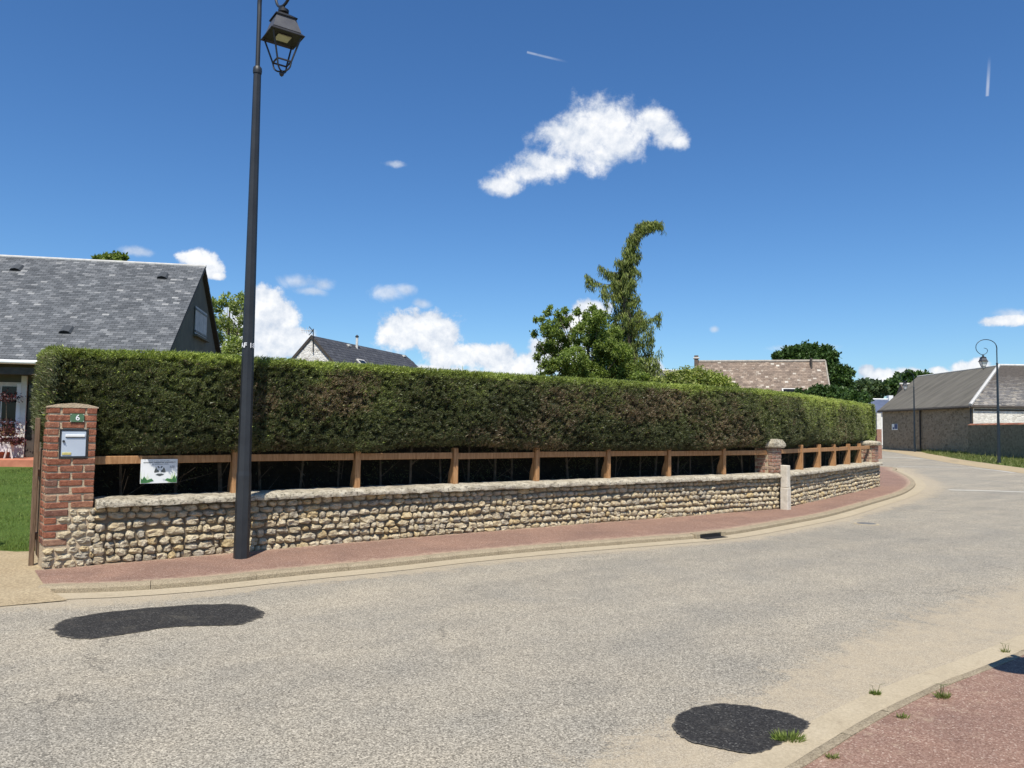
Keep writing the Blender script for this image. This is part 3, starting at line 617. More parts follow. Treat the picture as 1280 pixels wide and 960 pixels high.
# verge before the barn
vg_px = [(1119, 565.5), (1150, 572), (1189, 579), (1236, 586), (1280, 592)]
vb = [G(x, y, ZR) for x, y in vg_px]; vb.append(vb[-1] + (vb[-1] - vb[-2]) * 3)
barn_c = V((34.64, 57.75, 0)); barn_l = V((35.2, 73.0, 0)); wdir = V((33.15 - 34.64, 49.84 - 57.75, 0)).normalized()
vi = [barn_l + V((0, 6, 0)), barn_l, V((34.9, 65, 0)), barn_c, barn_c + wdir * 8, barn_c + wdir * 30]
Pa = Path(vb); Pb = Path(vi)
A_ = [Pa.at(t * Pa.L) for t in np.linspace(0, 1, 40)]; B_ = [Pb.at(t * Pb.L) for t in np.linspace(0, 1, 40)]
strip('verge_path', A_, B_, M['dirt'], 3, ZR + 0.006, ZR + 0.02)['kind'] = 'structure'
g_px = [(1150, 564.0), (1158, 566.5), (1205, 574.5), (1245, 580), (1280, 584.5)]
ga = [G(x, y, ZR + 0.03) for x, y in g_px]; ga.append(ga[-1] + (ga[-1] - ga[-2]) * 3); Pg = Path(ga)
A2 = [Pg.at(t * Pg.L) for t in np.linspace(0, 1, 40)]; Pb2 = Path([V((35.0, 66.5, 0)), barn_c, barn_c + wdir * 30]); B2 = [Pb2.at(t * Pb2.L) for t in np.linspace(0, 1, 40)]
strip('verge', A2, B2, M['turf'], 3, ZR + 0.012, ZR + 0.03)['kind'] = 'structure'
n = 26000; t = RNG.random(n); u = RNG.random(n) ** 0.9
PA = np.array([[q.x, q.y] for q in A2]); PB = np.array([[q.x, q.y] for q in B2]); ti = np.linspace(0, 1, 40)
X = np.interp(t, ti, PA[:, 0]) * (1 - u) + np.interp(t, ti, PB[:, 0]) * u; Y = np.interp(t, ti, PA[:, 1]) * (1 - u) + np.interp(t, ti, PB[:, 1]) * u
tall = 1 + 1.6 * (u > 0.9) + (RNG.random(n) < .04) * 1.5
tag(blades('verge_grass', np.stack([X, Y, np.full(n, ZR)], 1), np.stack([RNG.normal(0, .5, n), RNG.normal(0, .5, n), np.ones(n)], 1), RNG.uniform(.07, .16, n) * tall, .05, RNG.beta(2, 2, n), M['dry']), 'rough green grass growing on the verge before the old barn', 'grass', kind='stuff')

# asphalt repairs
def patch(name, pxs, z):
    P = [G(x, y, ZR) for x, y in pxs]; P = [p for p in catmull(P + [P[0]], 9)][:-1]; c = sum(P, V()) / len(P); vs = [tuple(c)]; at_ = [0.0]; rings = [0.3, 0.6, 0.82, 0.93, 1.0]; fs = []
    N = len(P)
    for r in rings:
        for p in P:
            q = c + (p - c) * r * (1 + ((random.uniform(-.02, .02) + .05 * (mnoise.noise(V((p.x * 9, p.y * 9, 0))))) if r > .9 else 0)); vs.append((q.x, q.y, z)); at_.append(max(0.0, (r - 0.8) / 0.2) if r > .8 else 0.0)
    tri = [(0, 1 + (j + 1) % N, 1 + j) for j in range(N)]
    for k in range(len(rings) - 1):
        for j in range(N):
            a, b_ = 1 + k * N + j, 1 + k * N + (j + 1) % N; tri += [(a, b_, b_ + N), (a, b_ + N, a + N)]
    vs = [(x, y, z) for x, y, _ in vs]
    me = np_mesh(name, vs, tri, {'edge': at_}); o = link(name, me, M['patch']); o['kind'] = 'structure'
    import bmesh
    bm = bmesh.new(); bm.from_mesh(me); bmesh.ops.recalc_face_normals(bm, faces=bm.faces)
    if sum(f.normal.z for f in bm.faces) < 0: bmesh.ops.reverse_faces(bm, faces=bm.faces)
    bm.to_mesh(me); bm.free(); return o
patch('asphalt_patch', [(62, 787), (80, 776), (130, 766), (190, 760), (250, 756), (300, 756), (325, 762), (331, 768), (318, 776), (290, 782), (240, 783), (200, 786), (160, 793), (110, 799), (80, 797)], ZR + 0.005)
patch('asphalt_patch', [(841, 908), (848, 894), (875, 884), (905, 881), (950, 886), (985, 893), (1013, 906), (1003, 917), (975, 931), (948, 943), (900, 937), (860, 926), (845, 917)], ZR + 0.007)
# road markings
def line_px(pts, w_):
    P = Path([G(x, y, ZR) for x, y in pts]); n = 16; a = [P.at(t * P.L, w_ / 2) for t in np.linspace(0, 1, n)]; b_ = [P.at(t * P.L, -w_ / 2) for t in np.linspace(0, 1, n)]
    strip('road_marking', a, b_, M['line'], 1, ZR + 0.004, ZR + 0.004)['kind'] = 'structure'
line_px([(1186, 612.4), (1232, 613.4), (1282, 615.2), (1360, 619)], 0.26)
line_px([(1104, 571.3), (1130, 572.2), (1155, 573.6)], 0.5)
line_px([(1122, 583.2), (1170, 584), (1220, 585.4), (1250, 588.5), (1268, 591)], 0.22)
# manhole cover: frame and lid
mc = G(1083, 655, ZR); mh = thing('manhole_cover', 'small round grey iron manhole cover set in the asphalt near the bend', 'manhole cover', (mc.x, mc.y, ZR + 0.002))
MB().lathe([(0, .21), (0.007, .205)], seg=24).build('rim', M['gutter'], mh); MB().lathe([(0.002, .165), (0.011, .16)], seg=24).build('lid', M['manhole'], mh)
# drain mouth in the kerb
sd = nearest_on(kerbL, G(884, 672, ZR)); aD = kerbL.ang(sd); pD = kerbL.at(sd, 0.0, 0)
dg = thing('drain_inlet', 'black mouth of a kerb drain inlet halfway along the footway', 'drain', (pD.x, pD.y, 0), aD)
mb = MB(); mb.prism([(-.24, -.006, ZR - .002), (-.22, -.006, -.024), (-.10, -.006, -.010), (.14, -.006, -.012), (.23, -.006, -.028), (.24, -.006, ZR - .002)], (0, 0, 0), (0, .03, 0)); mb.build('opening', M['dark'], dg)
MB().box((0, -.075, ZR + .005), (.46, .13, .008)).build('grate', M['dark'], dg)
mb = MB(); mb.cbox((-.29, .02, -.030), (.10, .075, .095), .012).cbox((.29, .02, -.030), (.10, .075, .095), .012).cbox((0, .055, .006), (.66, .12, .022), .006); mb.build('surround', M['kerb'], dg)

# weeds by the near kerb
def weed(px, py, z, n, h, label, mat='grass', spread=.05, stalk=0):
    h *= .72; spread *= .9
    p = G(px, py, z); w_ = thing('weed', label, 'weed', (p.x, p.y, z))
    a = RNG.uniform(0, 2 * PI, n); r = RNG.random(n) ** .7 * spread; P = np.stack([np.cos(a) * r, np.sin(a) * r * .6, np.zeros(n) - .004], 1)
    D = np.stack([np.cos(a) * RNG.uniform(.1, 1.1, n), np.sin(a) * RNG.uniform(.1, 1.1, n), RNG.uniform(.5, 1.2, n)], 1)
    blades('leaf_blades', P, D, RNG.uniform(.4, 1, n) * h, RNG.uniform(.003, .007, n), RNG.beta(2, 2, n), M[mat], w_, 'stuff', quad=True)
    if stalk:
        m = MB()
        for _ in range(stalk):
            q = V((random.uniform(-.02, .02), random.uniform(-.01, .01), 0)); m.tube([q, q + V((random.uniform(-.02, .02), 0, h * 1.3)), q + V((random.uniform(-.05, .05), 0, h * 1.5))], [.0016, .0012, .0008], 4)
        m.build('stalk', M['dry'], w_)
weed(985, 924, ZR + .005, 330, .075, 'bright green grass tuft growing at the edge of the round asphalt patch', spread=.085)
weed(1094, 868, ZR + .004, 120, .06, 'small green weed in the sandy gutter', spread=.03, stalk=2)
weed(1178, 872, .002, 110, .075, 'straggly dry weed sprouting across the kerb stones', 'dry', spread=.045, stalk=5)
weed(1128, 897, .002, 50, .05, 'tiny weed in the joint between kerb and red footway', 'dry', spread=.03)
weed(1040, 947, .002, 60, .05, 'small dull weed at the near end of the kerb', 'dry', spread=.03)
weed(1256, 815, ZR + .004, 50, .06, 'thin weed stalks in the gutter near the dark shadow', 'dry', spread=.03, stalk=4)

# ------------------------------------------------------------------ fieldstone walls
def stone_mesh(seed):
    r = random.Random(seed); N = 10; sq = r.uniform(2.4, 5.5); out = []
    for j in range(N):
        a = 2 * PI * (j + r.uniform(-.3, .3)) / N; k = (abs(math.cos(a)) ** sq + abs(math.sin(a)) ** sq) ** (-1 / sq)
        k *= r.uniform(.82, 1.08); out.append((math.cos(a) * .5 * k, math.sin(a) * .5 * k))
    vs = [(x, .9, z) for x, z in out] + [(x, -.10 + r.uniform(-.12, .12), z) for x, z in out]
    t = r.uniform(.66, .86); cx, cz = r.uniform(-.06, .06), r.uniform(-.10, .06)
    vs += [(x * t * r.uniform(.86, 1.1) + cx, -.74 + r.uniform(-.26, .24), z * t * r.uniform(.86, 1.08) + cz) for x, z in out] + [(cx + r.uniform(-.15, .15), -.92 + r.uniform(-.2, .25), cz + r.uniform(-.1, .1))]
    fs = []
    for k in range(2):
        for j in range(N): fs.append((k * N + j, k * N + (j + 1) % N, (k + 1) * N + (j + 1) % N, (k + 1) * N + j))
    for j in range(N): fs.append((2 * N + j, 2 * N + (j + 1) % N, 3 * N))
    m_ = MB(); m_.v = vs; m_.f = fs; me = m_.mesh('stone', True); me.set_sharp_from_angle(angle=math.radians(34)); me.materials.append(M['stone']); return me
STONES = [stone_mesh(i) for i in range(16)]
SQ = []
def stone_array(rows, s0, s1, zb, zt, seed, nat=0.14):
    """(s, z, width, height, depth) of every stone of a coursed wall face"""
    r = random.Random(seed); out = []; hs = [r.uniform(.85, 1.15) for _ in range(rows)]; tot = sum(hs); z = zb
    for k in range(rows):
        h = hs[k] / tot * (zt - zb); s = s0 + r.uniform(-.05, 0)
        while s < s1:
            w_ = min(max(r.gauss(nat, .045), .055), .27); 
            if s + w_ > s1: w_ = max(s1 - s, .05)
            hh = h * r.uniform(.86, 1.10); big = r.random() < .04
            if r.random() < .09 and w_ < .12:
                out.append((s + w_ / 2, z + h * .27, w_ - .008, h * .50, r.uniform(.02, .035))); out.append((s + w_ / 2, z + h * .76, w_ - .008, h * .46, r.uniform(.02, .035)))
            else:
                wob = .012 * math.sin(s * 1.7 + k * 1.3) + .008 * math.sin(s * 4.1 + k)
                out.append((s + w_ / 2, z + h / 2 + wob + r.uniform(-.005, .005), w_ - r.uniform(-.004, .007), hh * (1.14 if big else 1), r.uniform(.032, .064)))
            s += w_
        z += h
    return out
def build_stones(root, path, arr, n_parts, name='stone', origin=(0, 0, 0), d0=0.03):
    O = V(origin); r = random.Random(5)
    def key(a):
        p = path.at(a[0]); return -(a[2] * a[3]) / p.length_squared
    arr = sorted(arr, key=key); rest_v, rest_f, rest_r = [], [], []
    k0 = 0
    for i, (s, z, w_, h, dep) in enumerate(arr):
        me = STONES[r.randrange(16)]; p = path.at(s, d0, z) - O; an = path.ang(s); fl = r.choice((-1, 1)); rot = r.uniform(-.09, .09)
        if i < n_parts:
            o = bpy.data.objects.new('stone', me); COL.objects.link(o); o.parent = root; o.location = p; o.rotation_euler = (r.uniform(-.1, .1), rot + (PI if fl < 0 else 0), an); o.scale = (w_, dep * 1.05, h)
        else:
            co = np.array([v.co[:] for v in me.vertices]) * (w_ * fl, dep * 1.05, h * r.choice((1, 1))); 
            c, s_ = math.cos(an), math.sin(an); x = co[:, 0] * c - co[:, 1] * s_ + p.x; y = co[:, 0] * s_ + co[:, 1] * c + p.y
            rest_v.append(np.stack([x, y, co[:, 2] + p.z], 1)); rr = r.random(); rest_r.append(np.full(len(co), rr))
            f_ = [list(q.vertices) + ([q.vertices[2]] if len(q.vertices) == 3 else []) for q in me.polygons]
            tri = []
            for q in me.polygons:
                v_ = list(q.vertices); 
                if fl < 0: v_ = v_[::-1]
                tri.append((v_[0], v_[1], v_[2])); 
                if len(v_) == 4: tri.append((v_[0], v_[2], v_[3]))
            rest_f.append(np.array(tri) + k0); k0 += len(co)
    if rest_v:
        me = np_mesh('stones', np.concatenate(rest_v), np.concatenate(rest_f), {'rnd': np.concatenate(rest_r)}, True)
        o = link('stones', me, M['stone'], root); o['kind'] = 'stuff'
def ribbon(path, s0, s1, prof, step=.12, jit=0.0, ends=True):
    """sweep a (d, z) profile along a path"""
    n = max(2, int((s1 - s0) / step)); mb = MB(); m_ = len(prof)
    for j in range(n + 1):
        s = s0 + (s1 - s0) * j / n
        for d, z in prof:
            mb.v.append(tuple(path.at(s, d + random.uniform(-jit, jit), z + random.uniform(-jit, jit) * .6)))
    for j in range(n):
        for k in range(m_): mb.f.append((j * m_ + k, j * m_ + (k + 1) % m_, (j + 1) * m_ + (k + 1) % m_, (j + 1) * m_ + k))
    if ends: mb.f.append(tuple(range(m_))); mb.f.append(tuple(range(n * m_, (n + 1) * m_)))
    return mb
CZ0, CZ1 = 0.615, 0.70
cop_prof = [(-.085, CZ0 + .004), (-.093, CZ0 + .03), (-.080, CZ1 - .022), (-.045, CZ1 - .006), (0.05, CZ1 + .004), (.20, CZ1 + .008), (.36, CZ1 + .004), (.38, CZ0 + .01), (.15, CZ0), (-.03, CZ0)]
wA = thing('stone_wall', 'long low fieldstone wall under the hedge, between the letterbox pillar and the white post', 'wall', tuple(wallA.at(0)))
O_ = wallA.at(0)
ribbon(wallA, .30, wallA.L - .02, [(.034, -.05), (.034, CZ0 - .001), (.34, CZ0 - .001), (.34, -.05)], .3, .004).build('wall_core', M['joint'], wA, origin=O_)
o = ribbon(wallA, .47, wallA.L - .03, cop_prof, .06, .009).build('coping', M['coping'], wA, origin=O_); auto_smooth(o, 50)
arrA = stone_array(7, .47, wallA.L - .03, -.015, CZ0 - .002, 3, .132)
build_stones(wA, wallA, arrA, 298, origin=O_)
wB = thing('stone_wall', 'short fieldstone wall leading from the white post round to the bend', 'wall', tuple(wallB.at(0)))
O2 = wallB.at(0)
ribbon(wallB, .05, wallB.L, [(.034, -.05), (.034, CZ0 - .001), (.34, CZ0 - .001), (.34, -.05)], .5, .004).build('wall_core', M['joint'], wB, origin=O2)
o = ribbon(wallB, .12, wallB.L + .05, cop_prof, .09, .006).build('coping', M['coping'], wB, origin=O2); auto_smooth(o, 50)
arrB = stone_array(7, .12, wallB.L - .01, -.015, CZ0 - .002, 8, .13)
build_stones(wB, wallB, arrB, 120, origin=O2)
# stones closing the free end of the second wall
endp = Path([wallB.at(wallB.L, 0.0), wallB.at(wallB.L, -0.36)][::-1]) 
endp = Path([wallB.at(wallB.L - .03, 0.03), wallB.at(wallB.L - .03, 0.34)])
build_stones(wB, endp, stone_array(6, .0, .31, -.01, CZ0 - .01, 12, .12), 30, origin=O2, d0=0.0)

# ------------------------------------------------------------------ brick pillars
def brick_mesh(L, D, H, seed):
    st = random.getstate(); random.seed(seed); mb = MB().cbox((0, 0, 0), (L, D, H), .006, jit=.003); me = mb.mesh('brick'); random.setstate(st); me.materials.append(M[BM[0]]); return me
BR = {}
BM = ['brick']
def brick(root, x, y, z, L, D, H=.063, rz=0):
    k = (round(L, 3), round(D, 3), round(H, 3), random.randrange(4), BM[0])
    if k not in BR: BR[k] = brick_mesh(L, D, H, len(BR))
    o = bpy.data.objects.new('brick', BR[k]); COL.objects.link(o); o.parent = root; o.location = (x, y, z); o.rotation_euler = (random.uniform(-.006, .006), random.uniform(-.008, .008), rz + random.uniform(-.01, .01)); return o
def pillar(label, loc, rz, W_, D_, z0, z1, hole=None, quoin=False, ch=.077):
    """local x along the wall, y away from the street"""
    p = thing('brick_pillar', label, 'pillar', loc, rz)
    mb = MB(); g = .008
    if hole:
        hx0, hx1, hz0, hz1 = hole
        mb.box((W_ / 2, D_ / 2 + .06, (z1 - .03) / 2), (W_ - 2 * g, D_ - .14, z1 + .03))
        f = .13
        for (a, b_, c, d) in ((g, hx0, -.03, z1 - .015), (hx1, W_ - g, -.03, z1 - .015), (hx0, hx1, -.03, hz0), (hx0, hx1, hz1, z1 - .015)):
            mb.box(((a + b_) / 2, g + f / 2, (c + d) / 2), (b_ - a, f, d - c))
    else: mb.box((W_ / 2, D_ / 2, (z0 + z1) / 2 - .015), (W_ - 2 * g, D_ - 2 * g, z1 - z0))
    mb.build('mortar_core', M['mortar'], p)
    n = int(round((z1 - z0) / ch)); ch = (z1 - z0) / n; H = ch - .017
    for i in range(n):
        z = z0 + (i + .5) * ch; zlo, zhi = z - H / 2, z + H / 2
        units = [W_ * .49, W_ * .49] if i % 2 == 0 else [W_ * .235, W_ * .49, W_ * .235]
        gap = (W_ - sum(units)) / (len(units) - 1 + 1e-9); x = 0.0
        for u in units:
            a, b_ = x + (0.007 if x > 0 else 0), x + u - .006; x += u + gap
            segs = [(a, b_)]
            if hole and zhi > hole[2] and zlo < hole[3]:
                segs = []
                if a < hole[0] - .03: segs.append((a, min(b_, hole[0] - .004)))
                if b_ > hole[1] + .03: segs.append((max(a, hole[1] + .004), b_))
            if quoin and z < CZ0:
                segs = [(0, .215 if i % 2 else .11)] if a < .05 else []
                if z < .22: segs = []
            for sa, sb in segs:
                brick(p, (sa + sb) / 2, .05 + random.uniform(-.004, .003), z + random.uniform(-.002, .002), sb - sa, .105, H)
        for sx, xx in ((0, .052), (1, W_ - .052)):         # the two sides
            if quoin and z < .22: continue
            dd = D_ - .115
            if i % 2: brick(p, xx, .11 + dd * .25, z, .105, dd * .47, H); brick(p, xx, .11 + dd * .75, z, .105, dd * .47, H)
            else: brick(p, xx, .11 + dd / 2, z, .105, dd * .6, H)
    return p, n, ch
a0 = wallA.ang(0.2); P0 = wallA.at(0.0)
W1 = .455; hole = (.102, .372, 1.155, 1.463)
pl, n, ch = pillar('red brick gate pillar holding the letterbox, with rough stones at its foot', tuple(P0), a0, W1, .44, 0.0, 1.70, hole, True)
mb = MB(); prof = [(-.006, 0), (-.004, .016), (.10, .040), (.23, .052), (.36, .038), (W1 + .004, .014), (W1 + .006, 0)]
mb.prism([(x, -.006, 1.692 + z) for x, z in prof], (0, 0, 0), (0, .452, 0)); mb.build('mortar_top', M['mortar'], pl)
# foot stones of the pillar
pp = Path([(0, 0), (W1 + .06, 0)])
class LP:                                        # a path in the pillar's own frame
    p = pp
    def at(s, S, D=0, z=0): return V((S, D, z))
    def ang(s, S): return 0.0
ft = []
r_ = random.Random(4)
for (z0_, z1_, x0_) in ((0.0, .075, 0), (.078, .145, 0), (.148, .218, 0)):
    x = x0_
    while x < W1 - .02:
        w_ = r_.uniform(.08, .17); w_ = min(w_, W1 + .02 - x); ft.append((x + w_ / 2, (z0_ + z1_) / 2, w_, (z1_ - z0_) * 1.03, .045)); x += w_
for i in range(3, 8):
    z = (i + .5) * ch; x = .222 if i % 2 else .118
    while x < W1 - .03:
        w_ = r_.uniform(.07, .15); w_ = min(w_, W1 + .03 - x); ft.append((x + w_ / 2, z, w_, ch * .98, .04)); x += w_
for (s, z, w_, h, dep) in ft:
    o = bpy.data.objects.new('stone', STONES[r_.randrange(16)]); COL.objects.link(o); o.parent = pl; o.location = (s, .018, z); o.scale = (w_, dep, h); o.rotation_euler = (0, r_.uniform(-.08, .08) + r_.choice((0, PI)), 0)
# letterbox, number plate
def on_pillar(name, label, cat):
    return thing(name, label, cat, tuple(P0), a0)
mbx = on_pillar('letterbox', 'grey steel letterbox set into the brick gate pillar', 'letterbox')
x0, x1, z0, z1 = hole; cx, cz = (x0 + x1) / 2, (z0 + z1) / 2; w_, h_ = x1 - x0, z1 - z0
mb = MB()
for (c, d) in (((cx, .045, z1 - .008), (w_, .11, .016)), ((cx, .045, z0 + .008), (w_, .11, .016)), ((x0 + .008, .045, cz), (.016, .11, h_ - .034)), ((x1 - .008, .045, cz), (.016, .11, h_ - .034))): mb.box(c, d)
mb.build('frame', M['black'], mbx)
MB().cbox((cx, .035, cz), (w_ - .035, .08, h_ - .035), .004).build('door', M['box'], mbx)
MB().cbox((cx + .012, -.010, z1 - .070), (w_ - .085, .016, .026), .004).build('flap', M['white'], mbx)
MB().box((cx + .012, -.007, z1 - .088), (w_ - .09, .004, .005)).build('slot', M['black'], mbx)
MB().cbox((x0 + .072, -.008, z0 + .048), (.085, .006, .026), .002).build('name_plate', M['yellow'], mbx)
mb = MB(); mb.tube([(x0 + .040, -.003, z1 - .128), (x0 + .040, -.020, z1 - .128)], [.013, .011], 12); mb.tube([(x0 + .040, -.012, z1 - .128), (x0 + .052, -.022, z1 - .140)], [.005, .004], 6); mb.build('lock', M['darkiron'], mbx)
npl = on_pillar('number_plate', 'small green enamel house number plate reading 6', 'number plate')
MB().cbox((.258, -.010, 1.585), (.135, .010, .088), .002).build('plate', M['green'], npl)
def text_mesh(txt, size, extrude=.0005, align='CENTER'):
    cu = bpy.data.curves.new('lettering', 'FONT'); cu.body = txt; cu.size = size; cu.extrude = extrude; cu.align_x = align; cu.align_y = 'CENTER'; cu.resolution_u = 3; cu.offset = size * .012
    ob = bpy.data.objects.new('lettering', cu); COL.objects.link(ob); dg_ = bpy.context.evaluated_depsgraph_get(); me = bpy.data.meshes.new_from_object(ob.evaluated_get(dg_)); bpy.data.objects.remove(ob); bpy.data.curves.remove(cu); return me
me = text_mesh('6', .085, .001); o = link('numeral', me, M['print'], npl, (.262, -.0175, 1.585), (PI / 2, 0, 0))
mb = MB()
for x, z in ((.198, 1.622), (.318, 1.622), (.198, 1.548), (.318, 1.548)): MB().tube([(x, -.014, z), (x, -.019, z)], .0045, 6).build('screw', M['zinc'], npl)
# its twin across the driveway, just out of the frame
pl2, _, _ = pillar('matching brick gate pillar across the sandy driveway', (-6.74, 8.30, 0), .15, .455, .44, 0.0, 1.70)
# middle and end pillars
BM[0] = 'brick2'; sm_ = wallA.L; pM = wallA.at(sm_ - .20, .035); aM = (wallA.ang(sm_) + wallB.ang(0)) / 2
def slab(name, root, W_, D_, z0, z1, o=.07):
    mb = MB(); n = 5; vs = []
    for k, (e, z) in enumerate(((o * .6, z0), (o, z0 + .03), (o, z0 + .09), (o * .3, z1 - .02), (-W_ * .35, z1))):
        for x, y in ((-e, -e), (W_ / 2, -e * 1.02), (W_ + e, -e), (W_ + e * 1.02, D_ / 2), (W_ + e, D_ + e), (W_ / 2, D_ + e), (-e, D_ + e), (-e, D_ / 2)): vs.append((x + random.uniform(-.008, .008), y + random.uniform(-.008, .008), z + random.uniform(-.005, .005)))
    fs = [tuple(reversed(range(8))), tuple(range(32, 40))] + [(k * 8 + j, k * 8 + (j + 1) % 8, (k + 1) * 8 + (j + 1) % 8, (k + 1) * 8 + j) for k in range(4) for j in range(8)]
    mb.add(vs, fs); return mb.build(name, M['coping'], root)
pm, _, _ = pillar('weathered brick pillar with a mossy capstone where the wall turns', (pM.x, pM.y, 0), aM, .36, .40, .70, 1.21, ch=.073)
slab('capstone', pm, .36, .40, 1.21, 1.40, .06)
MB().box((.18, .20, .34), (.34, .36, .72)).build('foot', M['mortar'], pm)
pe_ = wallB.at(wallB.L - .42, .02); pe, _, _ = pillar('brick end pillar with a flat capstone at the bend in the road', (pe_.x, pe_.y, 0), wallB.ang(5), .38, .38, .70, 1.17, ch=.073)
slab('capstone', pe, .38, .38, 1.17, 1.31, .07)
MB().box((.19, .20, .34), (.36, .36, .70)).build('foot', M['mortar'], pe)
# white post before the corner of the wall
wp = G(985, 637, 0); wpt = thing('marker_post', 'pale square stone post in two lengths before the wall corner', 'post', (wp.x, wp.y, 0), aM)
MB().cbox((0, .05, .21), (.155, .15, .44), .008, jit=.003).build('lower_block', M['limestone'], wpt); MB().cbox((.003, .052, .652), (.142, .14, .436), .008, jit=.003).build('upper_block', M['limestone'], wpt)

# ------------------------------------------------------------------ wooden fences
def fence(label, path, s_posts, s_start, s_end, rz=(1.075, 1.165), top=1.245, d=.13):
    f = thing('wooden_fence', label, 'fence', tuple(path.at(s_posts[0], d)), 0); O = path.at(s_posts[0], d)
    for s in s_posts:
        a = path.ang(s); p = path.at(s, d) - O; th = top + random.uniform(-.012, .012)
        prof = [(0, CZ1 - .01), (0, th - .02), (.012, th), (.078, th), (.09, th - .02), (.09, 1.00), (.155, .84), (.175, CZ1 - .01)]
        mb = MB().prism([(-.037, y, z) for y, z in prof], (0, 0, 0), (.074, 0, 0)); o = mb.build('post', M['wood'], f); o.location = p; o.rotation_euler = (random.uniform(-.01, .01), random.uniform(-.012, .012), a + random.uniform(-.05, .05))
    ed = [s_start] + list(s_posts) + [s_end]
    for i, (a, b_) in enumerate(zip(ed, ed[1:])):
        sa = a + (.044 if i else 0); sb = b_ - (.044 if i < len(ed) - 2 else 0)
        if sb - sa < .1: continue
        p, q = path.at(sa, d + .045) - O, path.at(sb, d + .045) - O; c = (p + q) / 2; dr_ = q - p
        j = random.uniform(-.006, .006)
        mb = MB().cbox((0, 0, 0), (dr_.length, .045, rz[1] - rz[0]), .005, jit=.002); o = mb.build('rail', M['wood'], f); o.location = (c.x, c.y, (rz[0] + rz[1]) / 2 + j); o.rotation_euler = (0, random.uniform(-.004, .004), math.atan2(dr_.y, dr_.x))
    return f
spA = [s_for_px(wallA, x) for x in (293, 446, 569, 671, 760, 836, 905)]
fence('post and rail fence of orange larch standing on the long wall', wallA, spA, .47, wallA.L - .22)
spB = [s_for_px(wallB, x) for x in (1002, 1024.5, 1044, 1061, 1076)]
fence('short post and rail fence of orange larch on the wall by the bend', wallB, spB, .22, wallB.L - .45)

# advertising board on the rail
sb0, sb1 = s_for_px(wallA, 176, .10, 1.0), s_for_px(wallA, 222, .10, 1.0)
pS = wallA.at(sb0, .115); aS = math.atan2(*(reversed((wallA.at(sb1, .115) - pS)[:2]))); Ls = (wallA.at(sb1, .115) - pS).length
zt = EYE + ray(200, 574).z * (wallA.at((sb0 + sb1) / 2, .1).y / ray(200, 574).y); zb = EYE + ray(200, 604).z * (wallA.at((sb0 + sb1) / 2, .1).y / ray(200, 604).y)
ab = thing('sign_board', 'white advertising board with printed grass blades hung on the larch rail', 'sign', (pS.x, pS.y, 0), aS); Hs = zt - zb
MB().cbox((Ls / 2, 0, (zt + zb) / 2), (Ls, .008, Hs), .001).build('panel', M['panel'], ab)
def strokes(name, lst, mat, y=-.0052, th=.0008):
    mb = MB()
    for x, z, w_, h_ in lst: mb.box((x * Ls, y, zb + z * Hs), (w_ * Ls, th, h_ * Hs))
    return mb.build(name, mat, ab)
r_ = random.Random(9)
def words_row(z, x0, x1, h_):
    out = []; x = x0
    while x < x1: 
        w_ = r_.uniform(.012, .022); out.append((x + w_ / 2, z + r_.uniform(-.004, .004), w_ * .8, h_ * r_.uniform(.8, 1))); x += w_ + (.022 if r_.random() < .16 else .006)
    return out
strokes('print_line', words_row(.93, .22, .76, .035), M['inkgrey']); strokes('print_line', words_row(.865, .07, .94, .05), M['ink']); strokes('print_line', words_row(.79, .30, .74, .045), M['inkgrey'])
strokes('print_line', words_row(.70, .79, .92, .05) + words_row(.65, .79, .92, .05), M['inkgrey'])
mb = MB()
for sx in (-1, 1):
    mb.prism([(Ls * (.52 + sx * x), -.0056, zb + Hs * z) for x, z in ((.03, .46), (.15, .44), (.155, .50), (.13, .60), (.10, .66), (.08, .58), (.03, .52))], (0, 0, 0), (0, .0008, 0))
    mb.prism([(Ls * (.52 + sx * x), -.0056, zb + Hs * z) for x, z in ((.01, .66), (.05, .72), (.07, .68), (.03, .62))], (0, 0, 0), (0, .0008, 0))
mb.prism([(Ls * x, -.0056, zb + Hs * z) for x, z in ((.40, .35), (.52, .29), (.64, .35), (.58, .40), (.46, .40))], (0, 0, 0), (0, .0008, 0))
mb.build('emblem', M['ink'], ab)
mb = MB()
for x0_, sg in ((.02, 1), (.98, -1)):
    for k in range(11):
        bx_ = x0_ + sg * k * .022; t_ = bx_ + sg * r_.uniform(-.05, .07); t_ = min(max(t_, .01), .99); zz = r_.uniform(.22, .62) * (1 - k * .05)
        mb.prism([(Ls * max(bx_ - .008, .004), -.0058 - k * .00006, zb + Hs * .03), (Ls * min(bx_ + .010, .996), -.0058 - k * .00006, zb + Hs * .03), (Ls * t_, -.0058 - k * .00006, zb + Hs * zz)], (0, 0, 0), (0, .0006, 0))
o = mb.build('printed_grass', M['inklime'], ab); o['kind'] = 'stuff'
mb = MB()
mb.prism([(Ls * x, -.0072, zb + Hs * z) for x, z in ((.01, .02), (.16, .02), (.36, .10), (.30, .20), (.18, .14), (.10, .30), (.05, .16), (.01, .24))], (0, 0, 0), (0, .0006, 0))
mb.prism([(Ls * x, -.0072, zb + Hs * z) for x, z in ((.99, .02), (.84, .02), (.66, .12), (.72, .20), (.86, .15), (.92, .34), (.95, .17), (.99, .30))], (0, 0, 0), (0, .0006, 0))
mb.build('printed_leaves', M['inkgreen'], ab)

